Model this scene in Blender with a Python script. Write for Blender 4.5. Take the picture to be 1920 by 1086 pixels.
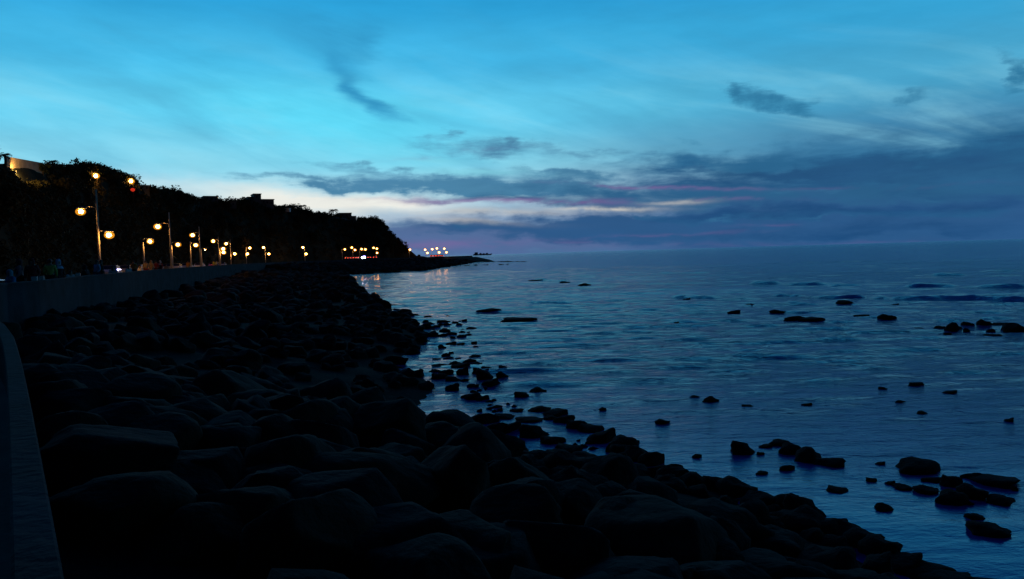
import bpy, bmesh, math, random
import numpy as np
from mathutils import Vector, Matrix, noise
from mathutils.bvhtree import BVHTree

random.seed(7); np.random.seed(7)
S = bpy.context.scene
for o in list(bpy.data.objects): bpy.data.objects.remove(o)
C = S.collection
R = math.radians
PI = math.pi

# ------------------------------------------------------------------ camera
FPX = 1450.0
EYE = Vector((0.0, 0.0, 4.5))
pitch, roll = R(2.65), R(1.70)
F = Vector((0, math.cos(pitch), -math.sin(pitch)))
U0 = Vector((0, math.sin(pitch), math.cos(pitch))); R0 = Vector((1, 0, 0))
UP = U0 * math.cos(roll) + R0 * math.sin(roll)
RT = R0 * math.cos(roll) - U0 * math.sin(roll)
cam = bpy.data.cameras.new('camera'); camo = bpy.data.objects.new('camera', cam)
C.objects.link(camo); S.camera = camo
camo.matrix_world = Matrix(((RT.x, UP.x, -F.x, EYE.x), (RT.y, UP.y, -F.y, EYE.y), (RT.z, UP.z, -F.z, EYE.z), (0, 0, 0, 1)))
cam.sensor_width = 36; cam.lens = FPX / 1920 * 36
cam.clip_start = 0.05; cam.clip_end = 40000

def ray(px, py):
    return (F + RT * ((px - 960) / FPX) - UP * ((py - 543) / FPX)).normalized()
def at_z(px, py, z=0.0):
    d = ray(px, py); t = (z - EYE.z) / d.z
    return EYE + d * t
def at_y(px, py, y):
    d = ray(px, py); return EYE + d * (y / d.y)
def ang(px, py):
    d = ray(px, py); return math.atan2(d.x, d.y), math.asin(d.z)

# ------------------------------------------------------------------ view, render
S.view_settings.view_transform = 'Standard'; S.view_settings.look = 'None'
S.view_settings.exposure = 0.0; S.view_settings.gamma = 1.0
S.view_settings.use_curve_mapping = False
S.render.engine = 'CYCLES'

def lin(r, g, b):
    f = lambda c: (c / 255) / 12.92 if c / 255 <= 0.04045 else ((c / 255 + 0.055) / 1.055) ** 2.4
    return (f(r), f(g), f(b))

# ------------------------------------------------------------------ world: dusk sky
W = bpy.data.worlds.new('World'); S.world = W; W.use_nodes = True
nt = W.node_tree; nt.nodes.clear()
def N(t, **k):
    n = nt.nodes.new(t)
    for a, b in k.items(): setattr(n, a, b)
    return n
def L(a, b): nt.links.new(a, b)
def put(sock, v):
    if isinstance(v, (int, float)): sock.default_value = v
    elif isinstance(v, tuple): sock.default_value = v if len(v) == len(sock.default_value) else v + (1.0,)
    else: L(v, sock)
def MA(op, a, b=0.0, c=0.0, clamp=False):
    n = N('ShaderNodeMath', operation=op, use_clamp=clamp)
    put(n.inputs[0], a); put(n.inputs[1], b)
    if op in ('MULTIPLY_ADD', 'SMOOTH_MIN'): put(n.inputs[2], c)
    return n.outputs[0]
def VM(op, a, b=(0.0, 0.0, 0.0)):
    n = N('ShaderNodeVectorMath', operation=op); put(n.inputs[0], a)
    if op == 'SCALE': put(n.inputs[3], b)
    else: put(n.inputs[1], b)
    return n.outputs['Value'] if op in ('DOT_PRODUCT', 'LENGTH') else n.outputs[0]
def MIX(f, a, b):
    n = N('ShaderNodeMix', data_type='RGBA'); n.clamp_factor = True
    put(n.inputs[0], f); put(n.inputs[6], a); put(n.inputs[7], b)
    return n.outputs[2]
def NOISE(vec, scale, detail=6, rough=0.55, dist=0.0):
    n = N('ShaderNodeTexNoise'); L(vec, n.inputs['Vector'])
    n.inputs['Scale'].default_value = scale; n.inputs['Detail'].default_value = detail
    n.inputs['Roughness'].default_value = rough; n.inputs['Distortion'].default_value = dist
    return n
def SMOOTH(x, lo, hi):
    n = N('ShaderNodeMapRange', interpolation_type='SMOOTHSTEP')
    put(n.inputs[0], x); n.inputs[1].default_value = lo; n.inputs[2].default_value = hi
    return n.outputs[0]

tc = N('ShaderNodeTexCoord'); sep = N('ShaderNodeSeparateXYZ'); L(tc.outputs['Generated'], sep.inputs[0])
az = MA('ARCTAN2', sep.outputs[0], sep.outputs[1]); el = MA('ARCSINE', sep.outputs[2])
cmb = N('ShaderNodeCombineXYZ'); L(az, cmb.inputs[0]); L(el, cmb.inputs[1])
A = cmb.outputs[0]
# streaky coordinates (clouds far away are flattened)
st = N('ShaderNodeMapping'); L(A, st.inputs[0]); st.inputs['Scale'].default_value = (1.0, 4.2, 1.0); st.inputs['Rotation'].default_value = (0, 0, R(3))
st20 = N('ShaderNodeMapping'); L(A, st20.inputs[0]); st20.inputs['Rotation'].default_value = (0, 0, R(17))
st2 = N('ShaderNodeMapping'); L(st20.outputs[0], st2.inputs[0]); st2.inputs['Scale'].default_value = (1.0, 6.0, 1.0); st2.inputs['Location'].default_value = (3.1, 1.7, 0)
nz = NOISE(st.outputs[0], 9.0, 7, 0.58)
nzc = NOISE(A, 15.0, 6, 0.6)
warp = VM('ADD', VM('MULTIPLY', VM('SUBTRACT', nz.outputs['Color'], (0.5, 0.5, 0.5)), (0.16, 0.045, 0.0)),
                 VM('MULTIPLY', VM('SUBTRACT', nzc.outputs['Color'], (0.5, 0.5, 0.5)), (0.045, 0.028, 0.0)))
AW = VM('ADD', A, warp)
AS = VM('ADD', A, VM('SCALE', warp, 0.35))
K = 1 / FPX
LAST = None
def G(px, py, rx, ry, rot=0.0, amp=1.0, src=None):
    a0, e0 = ang(px, py)
    global LAST
    m = N('ShaderNodeMapping', vector_type='TEXTURE')
    if LAST is None: L(src or AW, m.inputs[0])
    else:
        # chaining keeps only a few values alive at a time in the shader
        c = N('ShaderNodeCombineXYZ'); L(LAST, c.inputs[2]); L(VM('ADD', src or AW, c.outputs[0]), m.inputs[0])
    m.inputs['Location'].default_value = (a0, e0, 0)
    m.inputs['Rotation'].default_value = (0, 0, R(-rot) - roll)
    m.inputs['Scale'].default_value = (rx * K, ry * K, 1e6)
    d = VM('DOT_PRODUCT', m.outputs[0], m.outputs[0])
    LAST = MA('MULTIPLY', MA('EXPONENT', MA('MULTIPLY', d, -1.0)), amp)
    return LAST
def SUM(l):
    r = l[0]
    for x in l[1:]: r = MA('ADD', r, x)
    return r

# clear-sky gradient by elevation (0..90 deg -> 0..1 over 0..1.571)
def elr(stops):
    rp = N('ShaderNodeValToRGB'); L(MA('DIVIDE', el, R(60), clamp=True), rp.inputs[0])
    cr = rp.color_ramp; cr.interpolation = 'EASE'
    while len(cr.elements) > 1: cr.elements.remove(cr.elements[-1])
    for i, (deg, col) in enumerate(stops):
        e = cr.elements[0] if i == 0 else cr.elements.new(deg / 60)
        e.position = deg / 60; e.color = lin(*col) + (1,)
    return rp.outputs[0]
SKY_A = elr([(0, (86, 118, 162)), (2.5, (150, 175, 205)), (4.5, (190, 224, 236)), (7, (135, 212, 236)), (10, (98, 205, 240)),
             (14, (66, 182, 230)), (18, (42, 160, 216)), (23, (6, 96, 166)), (32, (0, 50, 118)), (60, (0, 14, 52))])
SKY_B = elr([(0, (24, 74, 126)), (3, (36, 92, 146)), (7, (66, 130, 170)), (11, (72, 165, 205)), (15, (52, 162, 212)), (18, (42, 150, 205)),
             (23, (6, 78, 142)), (32, (0, 38, 98)), (60, (0, 10, 44))])
azn = SMOOTH(az, R(-8), R(26))
sky = MIX(azn, SKY_A, SKY_B)
# cyan bright spots around the afterglow
sky = MIX(G(640, 235, 260, 70, 8, 0.75, AS), sky, lin(92, 222, 250))
sky = MIX(G(300, 290, 320, 60, 10, 0.30, AS), sky, lin(120, 214, 242))
sky = MIX(G(980, 210, 240, 40, 0, 0.45, AS), sky, lin(100, 205, 240))
# faint high cirrus streaks
ci = NOISE(st2.outputs[0], 3.6, 7, 0.55, 0.4)
wis = MA('MULTIPLY', SMOOTH(ci.outputs[0], 0.56, 0.26), MA('MULTIPLY', MA('MULTIPLY', SMOOTH(el, R(17), R(6)), SMOOTH(el, R(3.5), R(7))), 0.5))
sky = MIX(wis, sky, lin(150, 222, 242))
cim = MA('MULTIPLY', SMOOTH(ci.outputs[0], 0.44, 0.80), MA('MULTIPLY', SMOOTH(el, R(24), R(7)), 0.42))
sky = MIX(cim, sky, lin(66, 150, 190))
ci2 = NOISE(st.outputs[0], 13.0, 6, 0.6, 0.3)
# low afterglow: warm white gap between cloud decks
glow = SUM([G(630, 378, 135, 14, 1, 1.0, AS), G(760, 382, 80, 9, 2, 0.7, AS), G(480, 362, 150, 18, 5, 0.45), G(560, 395, 150, 12, 6, .6)])
sky = MIX(MA('MINIMUM', glow, 0.95), sky, lin(238, 238, 230))
# cloud decks
def deck(blobs, noise_out, lo, hi, col, k=0.55):
    global sky
    sm = SUM(blobs); m = SMOOTH(MA('MULTIPLY_ADD', MA('MULTIPLY', MA('SUBTRACT', noise_out, 0.5), k * 2), MA('MULTIPLY', sm, 3.0, clamp=True), sm), lo, hi)
    sky = MIX(m, sky, col)
deck([G(760, 346, 330, 15, 2, .55), G(1000, 352, 260, 20, 1, .6), G(880, 282, 150, 22, 4, .55), G(700, 318, 190, 10, 5, .40), G(1130, 285, 170, 12, 6, .42), G(930, 262, 30, 16, 0, .45), G(855, 243, 18, 9, 0, .45),
      G(560, 335, 150, 7, 5, .30), G(1050, 330, 180, 9, 2, .5)], ci2.outputs[0], 0.16, 0.78, lin(74, 132, 168), .5)
deck([G(1720, 315, 330, 40, -1, .85), G(1930, 285, 190, 60, -8, .85), G(1330, 312, 260, 24, 3, .62), G(1480, 285, 200, 16, -5, .45), G(1600, 245, 140, 14, -8, .35)], ci2.outputs[0], 0.02, 1.15, lin(40, 100, 142), .6)
deck([G(1800, 300, 260, 30, -2, .8), G(1400, 322, 160, 10, 3, .5), G(1600, 330, 260, 9, 2, .6), G(1900, 330, 160, 12, 0, .7), G(1180, 300, 110, 8, 8, .4)], ci2.outputs[0], 0.15, 1.0, lin(32, 80, 124), .8)
deck([G(1250, 362, 330, 24, 2, .7), G(1650, 372, 450, 34, 0, .8), G(950, 374, 190, 9, 2, .5), G(1900, 380, 300, 60, 0, .8)], ci2.outputs[0], 0.0, 1.05, lin(40, 94, 136), .7)
# small torn clouds at upper right
deck([G(1430, 180, 75, 17, 10, .62, AW), G(1372, 168, 26, 22, 0, .5, AW), G(1505, 200, 34, 16, 20, .5, AW), G(1712, 184, 42, 12, 8, .40, AW), G(1908, 140, 24, 30, 0, .8, AW), G(1290, 264, 40, 9, 0, .35, AW), G(1908, 215, 30, 10, 0, .3, AW)],
     nzc.outputs[0], 0.16, .95, lin(46, 120, 160), .8)
# curved dark wisp, upper left of centre
deck([G(640, 150, 22, 60, -18, .30, AS), G(690, 196, 66, 13, 32, .38, AS), G(600, 70, 110, 60, 20, .42, AS), G(690, 60, 40, 130, 14, .32, AS), G(740, 215, 60, 10, 22, .35, AS)], ci.outputs[0], 0.14, 0.95, lin(44, 142, 192), .45)
# low deck above the horizon
deck([G(860, 438, 170, 20, 1, .7), G(1100, 432, 280, 26, 1, .9), G(1500, 425, 380, 34, 0, 1.1), G(1900, 420, 300, 40, 0, 1.2)], ci2.outputs[0], 0.05, 0.85, lin(42, 88, 136), .5)
deck([G(800, 448, 150, 22, 1, .9), G(960, 462, 300, 14, 1, .9)], ci2.outputs[0], 0.1, 0.9, lin(80, 108, 154), .4)
deck([G(918, 416, 34, 9, 0, .75), G(850, 420, 40, 8, 4, .6), G(1165, 403, 34, 7, 0, .6), G(1240, 402, 70, 10, 0, .7), G(1420, 412, 140, 9, 0, .65), G(830, 440, 60, 6, 0, .5), G(1700, 400, 220, 14, 0, .7), G(1060, 410, 30, 6, 0, .4)],
     nzc.outputs[0], 0.28, 0.8, lin(38, 92, 138), .6)
# thin bright slots in the low clouds, rose streaks
sl = SUM([G(900, 398, 170, 5.5, 0.5, .55, AS), G(1130, 391, 90, 4.0, 0, .9, AS), G(1270, 379, 50, 4, 0, .5, AS), G(860, 412, 110, 6, 3, .45, AS)])
sky = MIX(MA('MINIMUM', MA('MULTIPLY', sl, SMOOTH(nzc.outputs[0], .25, .55)), .85), sky, lin(208, 204, 196))
sky = MIX(SUM([G(890, 323, 100, 6, 2, .7, AS), G(800, 300, 60, 4, 4, .3, AS)]), sky, lin(128, 208, 226))
ro = SUM([G(1220, 351, 150, 3.2, 3, .75, AS), G(1000, 378, 220, 6, 0, .7, AS), G(1330, 374, 120, 3, 2, .3, AS), G(830, 458, 130, 8, -1, .45, AS), G(1250, 440, 150, 3.0, -2, .32, AS), G(1500, 458, 420, 5, 0, .15, AS),
          G(830, 290, 90, 4, -6, .22, AS), G(1600, 352, 160, 3, 0, .22, AS), G(800, 376, 120, 5, 1, .3, AS), G(1450, 425, 60, 2.5, 0, .25, AS), G(1060, 452, 90, 3, 0, .2, AS)])
sky = MIX(MA('MULTIPLY', ro, SMOOTH(ci2.outputs[0], .38, .58)), sky, lin(126, 98, 154))
deck([G(1500, 345, 420, 16, 2, .5), G(1700, 388, 380, 16, -1, .55), G(1400, 405, 200, 12, 0, .5), G(1800, 425, 300, 14, 0, .5), G(1500, 440, 300, 9, 0, .45)], ci2.outputs[0], 0.1, 1.15, lin(24, 72, 120), .7)
deck([G(1600, 360, 330, 9, 1, .5), G(1500, 412, 240, 6, 0, .5), G(1750, 260, 260, 12, -4, .4), G(1250, 300, 200, 8, 4, .4)], nz.outputs[0], 0.35, 1.2, lin(60, 122, 160), .8)
# gentle mottling
mot = MA('MULTIPLY_ADD', nz.outputs[0], 0.30, 0.85)
sky = VM('SCALE', sky, mot)
# east (behind the viewer) and overhead the dusk is darker
east = MA('MULTIPLY_ADD', SMOOTH(MA('COSINE', MA('ADD', az, R(10))), -0.9, 0.80), 0.95, 0.05)
sky = VM('SCALE', sky, east)
# below the horizon: dark sea colour
sky = MIX(SMOOTH(el, R(-0.4), R(-2.5)), sky, lin(6, 26, 48))
ns = N('ShaderNodeTexSky', sky_type='NISHITA'); ns.sun_disc = False; ns.sun_elevation = R(-4); ns.sun_rotation = R(-14)
add = VM('ADD', sky, VM('SCALE', ns.outputs[0], 0.02))
bg = N('ShaderNodeBackground'); L(add, bg.inputs[0]); bg.inputs[1].default_value = 1.0
wo = N('ShaderNodeOutputWorld'); L(bg.outputs[0], wo.inputs[0])
W.cycles.sampling_method = 'MANUAL'; W.cycles.sample_map_resolution = 1024

# last glow of the sun, already below the horizon behind the headland
sd = bpy.data.lights.new('sun', 'SUN'); sd.energy = 0.012; sd.angle = R(20); sd.color = (1.0, 0.85, 0.7)
so = bpy.data.objects.new('sun', sd); C.objects.link(so)
so.rotation_euler = (R(86), 0, R(180 + 14)); so.location = (0, 0, 60)

# ------------------------------------------------------------------ materials
def mat(name, col=(.2, .2, .2), rough=.8, nscale=3.0, var=.35, bump=.0, bscale=8.0, metal=0.0, col2=None, coat=0.0, spec=None, det=6):
    m = bpy.data.materials.new(name); m.use_nodes = True; t = m.node_tree
    b = t.nodes['Principled BSDF']
    tc = t.nodes.new('ShaderNodeTexCoord')
    n = t.nodes.new('ShaderNodeTexNoise'); n.inputs['Scale'].default_value = nscale; n.inputs['Detail'].default_value = det
    t.links.new(tc.outputs['Object'], n.inputs['Vector'])
    r = t.nodes.new('ShaderNodeValToRGB'); r.color_ramp.elements[0].position = .3; r.color_ramp.elements[1].position = .72
    c2 = col2 or tuple(c * (1 + var) for c in col)
    r.color_ramp.elements[0].color = tuple(c * (1 - var) for c in col) + (1,)
    r.color_ramp.elements[1].color = tuple(c2) + (1,)
    t.links.new(n.outputs[0], r.inputs[0]); t.links.new(r.outputs[0], b.inputs['Base Color'])
    b.inputs['Roughness'].default_value = rough; b.inputs['Metallic'].default_value = metal
    b.inputs['Coat Weight'].default_value = coat
    if spec is not None: b.inputs['Specular IOR Level'].default_value = spec
    if bump:
        n2 = t.nodes.new('ShaderNodeTexNoise'); n2.inputs['Scale'].default_value = bscale; n2.inputs['Detail'].default_value = 8
        t.links.new(tc.outputs['Object'], n2.inputs['Vector'])
        bp = t.nodes.new('ShaderNodeBump'); bp.inputs['Strength'].default_value = bump; bp.inputs['Distance'].default_value = .05
        t.links.new(n2.outputs[0], bp.inputs['Height']); t.links.new(bp.outputs[0], b.inputs['Normal'])
    return m
def emat(name, col, strength, base=(.8, .8, .8)):
    m = bpy.data.materials.new(name); m.use_nodes = True; b = m.node_tree.nodes['Principled BSDF']
    b.inputs['Base Color'].default_value = base + (1,)
    b.inputs['Emission Color'].default_value = col + (1,); b.inputs['Emission Strength'].default_value = strength
    return m
M = {}
M['boulder'] = mat('lamp_tinted_stone', (.036, .017, .010), .95, 1.6, .45, .9, 5.0, spec=.2)  # warm tint of the lamplight is put into this stone colour
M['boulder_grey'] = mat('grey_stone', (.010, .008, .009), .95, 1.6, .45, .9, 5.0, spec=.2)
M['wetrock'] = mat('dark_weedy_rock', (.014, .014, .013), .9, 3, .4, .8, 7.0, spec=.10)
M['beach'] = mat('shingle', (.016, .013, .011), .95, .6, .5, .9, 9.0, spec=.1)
M['concrete'] = mat('weathered_concrete', (.017, .022, .031), .9, 1.0, .7, .4, 14.0, spec=.2)
M['paving'] = mat('paving', (.16, .12, .10), .9, 1.4, .3, .3, 20.0, spec=.2)
M['kerb'] = mat('kerb_stone', (.28, .27, .25), .9, 2, .2)
M['asphalt'] = mat('asphalt', (.05, .05, .05), .9, 2, .25, .3, 30.0)
M['paint'] = mat('road_paint', (.6, .6, .56), .8, 3, .2)
M['hill'] = mat('hill_scrub_soil', (.030, .032, .020), 1, .25, .55, .8, .9, spec=.05)
M['leaf'] = mat('dark_leaf', (.035, .048, .022), .8, .6, .5, spec=.1)
M['leaf2'] = mat('dry_leaf', (.055, .052, .026), .8, .6, .5, spec=.1)
M['bark'] = mat('bark', (.07, .055, .04), .95, 4, .4, .5, 12)
M['pole'] = mat('painted_steel', (.62, .56, .46), .6, 6, .15, metal=.0)
M['housing'] = mat('lamp_housing_metal', (.25, .25, .25), .5, 6, .1)
M['plaster'] = mat('plaster', (.13, .13, .14), .9, .8, .25, .3, 6, spec=.1)
M['plaster2'] = mat('ochre_plaster', (.42, .33, .22), .9, .8, .25, .3, 6, spec=.1)
M['darkglass'] = mat('window_glass', (.02, .025, .03), .15, 2, .1)
M['skin'] = mat('skin', (.32, .19, .13), .6, 8, .1)
M['hair'] = mat('dark_hair', (.012, .01, .009), .6, 20, .3)
M['rubber'] = mat('tyre_rubber', (.02, .02, .02), .9, 8, .2)
M['rim'] = mat('wheel_rim', (.4, .4, .42), .35, 8, .1, metal=.8)
M['plastic_white'] = mat('white_plastic', (.75, .75, .72), .5, 5, .06)
M['ship'] = mat('ship_paint', (.06, .07, .09), .7, .05, .2)
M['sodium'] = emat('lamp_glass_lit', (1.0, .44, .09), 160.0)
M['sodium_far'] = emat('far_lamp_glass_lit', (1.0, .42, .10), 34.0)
def halo(name, col, st, fac):
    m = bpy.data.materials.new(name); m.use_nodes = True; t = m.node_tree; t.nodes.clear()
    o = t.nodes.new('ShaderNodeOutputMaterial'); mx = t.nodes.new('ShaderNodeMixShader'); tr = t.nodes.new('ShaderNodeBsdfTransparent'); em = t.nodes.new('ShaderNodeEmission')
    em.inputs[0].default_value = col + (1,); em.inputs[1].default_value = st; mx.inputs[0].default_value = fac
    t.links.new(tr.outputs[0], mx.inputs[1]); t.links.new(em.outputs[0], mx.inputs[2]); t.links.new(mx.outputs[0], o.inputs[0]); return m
M['halo'] = halo('amber_lamp_halo', (1.0, .35, .02), 1.5, .32); M['halo_red'] = halo('red_lamp_halo', (1.0, .05, .02), 1.0, .42)  # glow around the bulbs, put into see-through emissive shells
M['flood'] = emat('floodlight_glass_lit', (1.0, .55, .12), 20.0)
M['red'] = emat('red_light_glass', (1.0, .10, .05), 14.0, (.5, .02, .02))
M['tail'] = emat('tail_light_glass', (1.0, .09, .05), 7.0, (.5, .02, .02))
M['head'] = emat('headlight_glass', (.62, .60, 1.0), 60.0)
M['beacon'] = emat('blue_beacon_glass', (.2, .15, 1.0), 18.0, (.1, .1, .6))
M['offhead'] = mat('unlit_headlight_glass', (.6, .6, .6), .15, 4, .1)
M['offtail'] = mat('unlit_tail_light_glass', (.35, .02, .02), .2, 4, .1)
def cloth(name, c): 
    M[name] = mat(name + '_cloth', c, .9, 12, .15)
for n_, c_ in dict(blue=(.03, .22, .45), teal=(.05, .3, .38), red=(.35, .03, .03), maroon=(.16, .03, .03), black=(.012, .012, .014), yellow=(.55, .55, .12), white=(.7, .7, .72),
                   orange=(.6, .26, .05), tan=(.42, .30, .18), ltblue=(.35, .5, .7), pink=(.5, .25, .25), navy=(.02, .03, .07), grey=(.2, .2, .2)).items(): cloth(n_, c_)
for n_, c_ in dict(car_white=(.7, .7, .7), car_silver=(.42, .43, .45), car_dark=(.03, .03, .04), car_red=(.35, .03, .03), car_yellow=(.6, .42, .08), car_blue=(.04, .08, .2)).items():
    M[n_] = mat(n_ + '_paint', c_, .35, .8, .06, coat=.6)

# sea
def sea_material():
    m = bpy.data.materials.new('sea_water'); m.use_nodes = True; t = m.node_tree; b = t.nodes['Principled BSDF']
    b.inputs['Base Color'].default_value = (.0003, .075, .42, 1); b.inputs['Roughness'].default_value = .08
    b.inputs['IOR'].default_value = 1.70
    g = t.nodes.new('ShaderNodeNewGeometry')
    def nz(sc, scale, det, rot=0):
        mp = t.nodes.new('ShaderNodeMapping'); mp.inputs['Scale'].default_value = sc; mp.inputs['Rotation'].default_value = (0, 0, R(rot))
        t.links.new(g.outputs['Position'], mp.inputs[0])
        n = t.nodes.new('ShaderNodeTexNoise'); n.inputs['Scale'].default_value = scale; n.inputs['Detail'].default_value = det; n.inputs['Roughness'].default_value = .6
        n.inputs['Distortion'].default_value = .4
        t.links.new(mp.outputs[0], n.inputs['Vector']); return n.outputs[0]
    a = nz((.8, 1.5, 1), 3.6, 6, -8); c = nz((.55, 1.35, 1), 1.25, 6, 8); d = nz((.3, 1.0, 1), .07, 3, 5)
    ln = t.nodes.new('ShaderNodeVectorMath'); ln.operation = 'LENGTH'; t.links.new(g.outputs['Position'], ln.inputs[0])
    mr = t.nodes.new('ShaderNodeMapRange'); t.links.new(ln.outputs['Value'], mr.inputs[0])
    mr.inputs[1].default_value = 13; mr.inputs[2].default_value = 32; mr.inputs[3].default_value = .05; mr.inputs[4].default_value = 1.0
    b1 = t.nodes.new('ShaderNodeBump'); b1.inputs['Distance'].default_value = .19; t.links.new(a, b1.inputs['Height'])
    pd = t.nodes.new('ShaderNodeMath'); pd.operation = 'MULTIPLY'; t.links.new(mr.outputs[0], pd.inputs[0])
    pr = t.nodes.new('ShaderNodeMapRange'); t.links.new(d, pr.inputs[0]); pr.inputs[1].default_value = .35; pr.inputs[2].default_value = .65; pr.inputs[3].default_value = .55; pr.inputs[4].default_value = 1.0
    t.links.new(pr.outputs[0], pd.inputs[1]); t.links.new(pd.outputs[0], b1.inputs['Strength'])
    b2 = t.nodes.new('ShaderNodeBump'); b2.inputs['Distance'].default_value = .44; t.links.new(c, b2.inputs['Height']); t.links.new(pd.outputs[0], b2.inputs['Strength'])
    e = nz((.5, 1.0, 1), .16, 4, 4)
    b3 = t.nodes.new('ShaderNodeBump'); b3.inputs['Distance'].default_value = 2.6; t.links.new(e, b3.inputs['Height']); 
    mf = t.nodes.new('ShaderNodeMapRange'); t.links.new(ln.outputs['Value'], mf.inputs[0]); mf.inputs[1].default_value = 70; mf.inputs[2].default_value = 260; mf.inputs[3].default_value = 0; mf.inputs[4].default_value = 1; t.links.new(mf.outputs[0], b3.inputs['Strength']); t.links.new(b1.outputs[0], b3.inputs['Normal'])
    t.links.new(b3.outputs[0], b2.inputs['Normal']); t.links.new(b2.outputs[0], b.inputs['Normal'])
    return m
M['sea'] = sea_material()

# ------------------------------------------------------------------ helpers
def tag(o, label=None, cat=None, group=None, kind=None):
    if label: o['label'] = label
    if cat: o['category'] = cat
    if group: o['group'] = group
    if kind: o['kind'] = kind
    return o
def obj(name, me, material=None, parent=None, smooth=False, loc=None, rot=None, sc=None):
    if isinstance(me, bmesh.types.BMesh):
        bm = me; me = bpy.data.meshes.new(name); bm.to_mesh(me); bm.free()
        if material: me.materials.append(material)
        if smooth:
            for p in me.polygons: p.use_smooth = True
    o = bpy.data.objects.new(name, me); C.objects.link(o)
    if parent: o.parent = parent
    if loc is not None: o.location = loc
    if rot is not None: o.rotation_euler = rot
    if sc is not None: o.scale = sc
    return o
def empty(name, loc, rz=0.0, sc=None):
    o = bpy.data.objects.new(name, None); o.empty_display_size = .3; C.objects.link(o)
    o.location = loc; o.rotation_euler = (0, 0, rz)
    if sc: o.scale = (sc, sc, sc)
    return o
def copy_tree(o, parent=None):
    c = o.copy(); C.objects.link(c); c.parent = parent
    for ch in list(o.children): copy_tree(ch, c)
    return c
def frommesh(name, v, f, material, smooth=False):
    me = bpy.data.meshes.new(name); me.from_pydata(v, [], f); me.materials.append(material)
    if smooth: me.polygons.foreach_set('use_smooth', [True] * len(me.polygons))
    me.update(); return me
def box(bm, c, s, rz=0.0, bev=0.0):
    r = bmesh.ops.create_cube(bm, size=1); vs = r['verts']
    bmesh.ops.scale(bm, vec=s, verts=vs)
    if rz: bmesh.ops.rotate(bm, cent=(0, 0, 0), matrix=Matrix.Rotation(rz, 3, 'Z'), verts=vs)
    bmesh.ops.translate(bm, vec=c, verts=vs)
    if bev:
        es = list({e for v in vs for e in v.link_edges}); bmesh.ops.bevel(bm, geom=es, offset=bev, segments=2, affect='EDGES')
def tube(bm, pts, rad, n=8, cap=True):
    pts = [Vector(p) for p in pts]; rads = rad if isinstance(rad, (list, tuple)) else [rad] * len(pts)
    rings = []
    for i, p in enumerate(pts):
        t = (pts[min(i + 1, len(pts) - 1)] - pts[max(i - 1, 0)]).normalized()
        a = t.orthogonal().normalized() if i == 0 else (a - t * a.dot(t)).normalized()
        b = t.cross(a)
        rings.append([bm.verts.new(p + (a * math.cos(2 * PI * k / n) + b * math.sin(2 * PI * k / n)) * rads[i]) for k in range(n)])
    for i in range(len(rings) - 1):
        for k in range(n): bm.faces.new((rings[i][k], rings[i][(k + 1) % n], rings[i + 1][(k + 1) % n], rings[i + 1][k]))
    if cap: bm.faces.new(rings[0][::-1]); bm.faces.new(rings[-1])
def lerp_table(tab, x):
    if x <= tab[0][0]: return tab[0][1]
    for (a, va), (b, vb) in zip(tab, tab[1:]):
        if x <= b:
            t = (x - a) / (b - a); t = t * t * (3 - 2 * t) * .35 + t * .65
            return tuple(p + (q - p) * t for p, q in zip(va, vb))
    return tab[-1][1]
def catmull(P, n):
    P = [Vector(p) for p in P]; out = []
    for i in range(len(P) - 1):
        p0, p1, p2, p3 = P[max(i - 1, 0)], P[i], P[i + 1], P[min(i + 2, len(P) - 1)]
        k = max(2, int((p2 - p1).length / n))
        for j in range(k):
            t = j / k
            out.append(.5 * ((2 * p1) + (p2 - p0) * t + (2 * p0 - 5 * p1 + 4 * p2 - p3) * t * t + (3 * p1 - p0 - 3 * p2 + p3) * t ** 3))
    out.append(P[-1]); return out

# ------------------------------------------------------------------ coast lines
WALL = [(8, -12), (4.06, -6), (.215, -.25), (-6.57, 10), (-10.8, 15.5), (-16.9, 25), (-18.5, 30), (-22.4, 40), (-26, 51), (-34.6, 76), (-50.5, 132),
        (-60, 171), (-66, 196), (-77, 250), (-80, 285), (-78, 320), (-71, 370), (-63, 410), (-53, 470), (-43, 500), (-33, 514), (-26, 520)]
wl = catmull([Vector((x, y, 0)) for x, y in WALL], 1.5)
def sstep(a, b, x):
    t = min(1, max(0, (x - a) / (b - a))); return t * t * (3 - 2 * t)
def prom_z(y): return 2.9 + .3 * sstep(4, 22, y)
def top_z(y): return 3.55 + .45 * sstep(5, 24, y)
def foot_z(y): return 2.35 - 1.0 * sstep(20, 80, y) + .0
def normals(P):
    out = []
    for i, p in enumerate(P):
        t = (P[min(i + 1, len(P) - 1)] - P[max(i - 1, 0)]).normalized(); out.append(Vector((-t.y, t.x, 0)))   # inland side
    return out
wn = normals(wl)
def wall_at(y):
    for i in range(len(wl) - 1):
        if wl[i].y <= y <= wl[i + 1].y:
            t = (y - wl[i].y) / (wl[i + 1].y - wl[i].y + 1e-9); return wl[i].lerp(wl[i + 1], t), wn[i]
    return wl[-1], wn[-1]
def along(y, off, z=None):
    p, n = wall_at(y); q = p + n * off
    return Vector((q.x, q.y, prom_z(y) if z is None else z))

def sweep(name, prof, material, parent=None, closed=False, smooth=False):
    """prof(i,p) -> list of (offset inland, z)"""
    v = []; f = []; k = None
    for i, p in enumerate(wl):
        pr = prof(p.y); k = len(pr)
        for o_, z in pr:
            q = p + wn[i] * o_; v.append((q.x, q.y, z))
    for i in range(len(wl) - 1):
        for j in range(k if closed else k - 1):
            a = i * k + j; b = i * k + (j + 1) % k
            f.append((a, b, b + k, a + k))
    return obj(name, frommesh(name, v, f, material, smooth), parent=parent)

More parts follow.
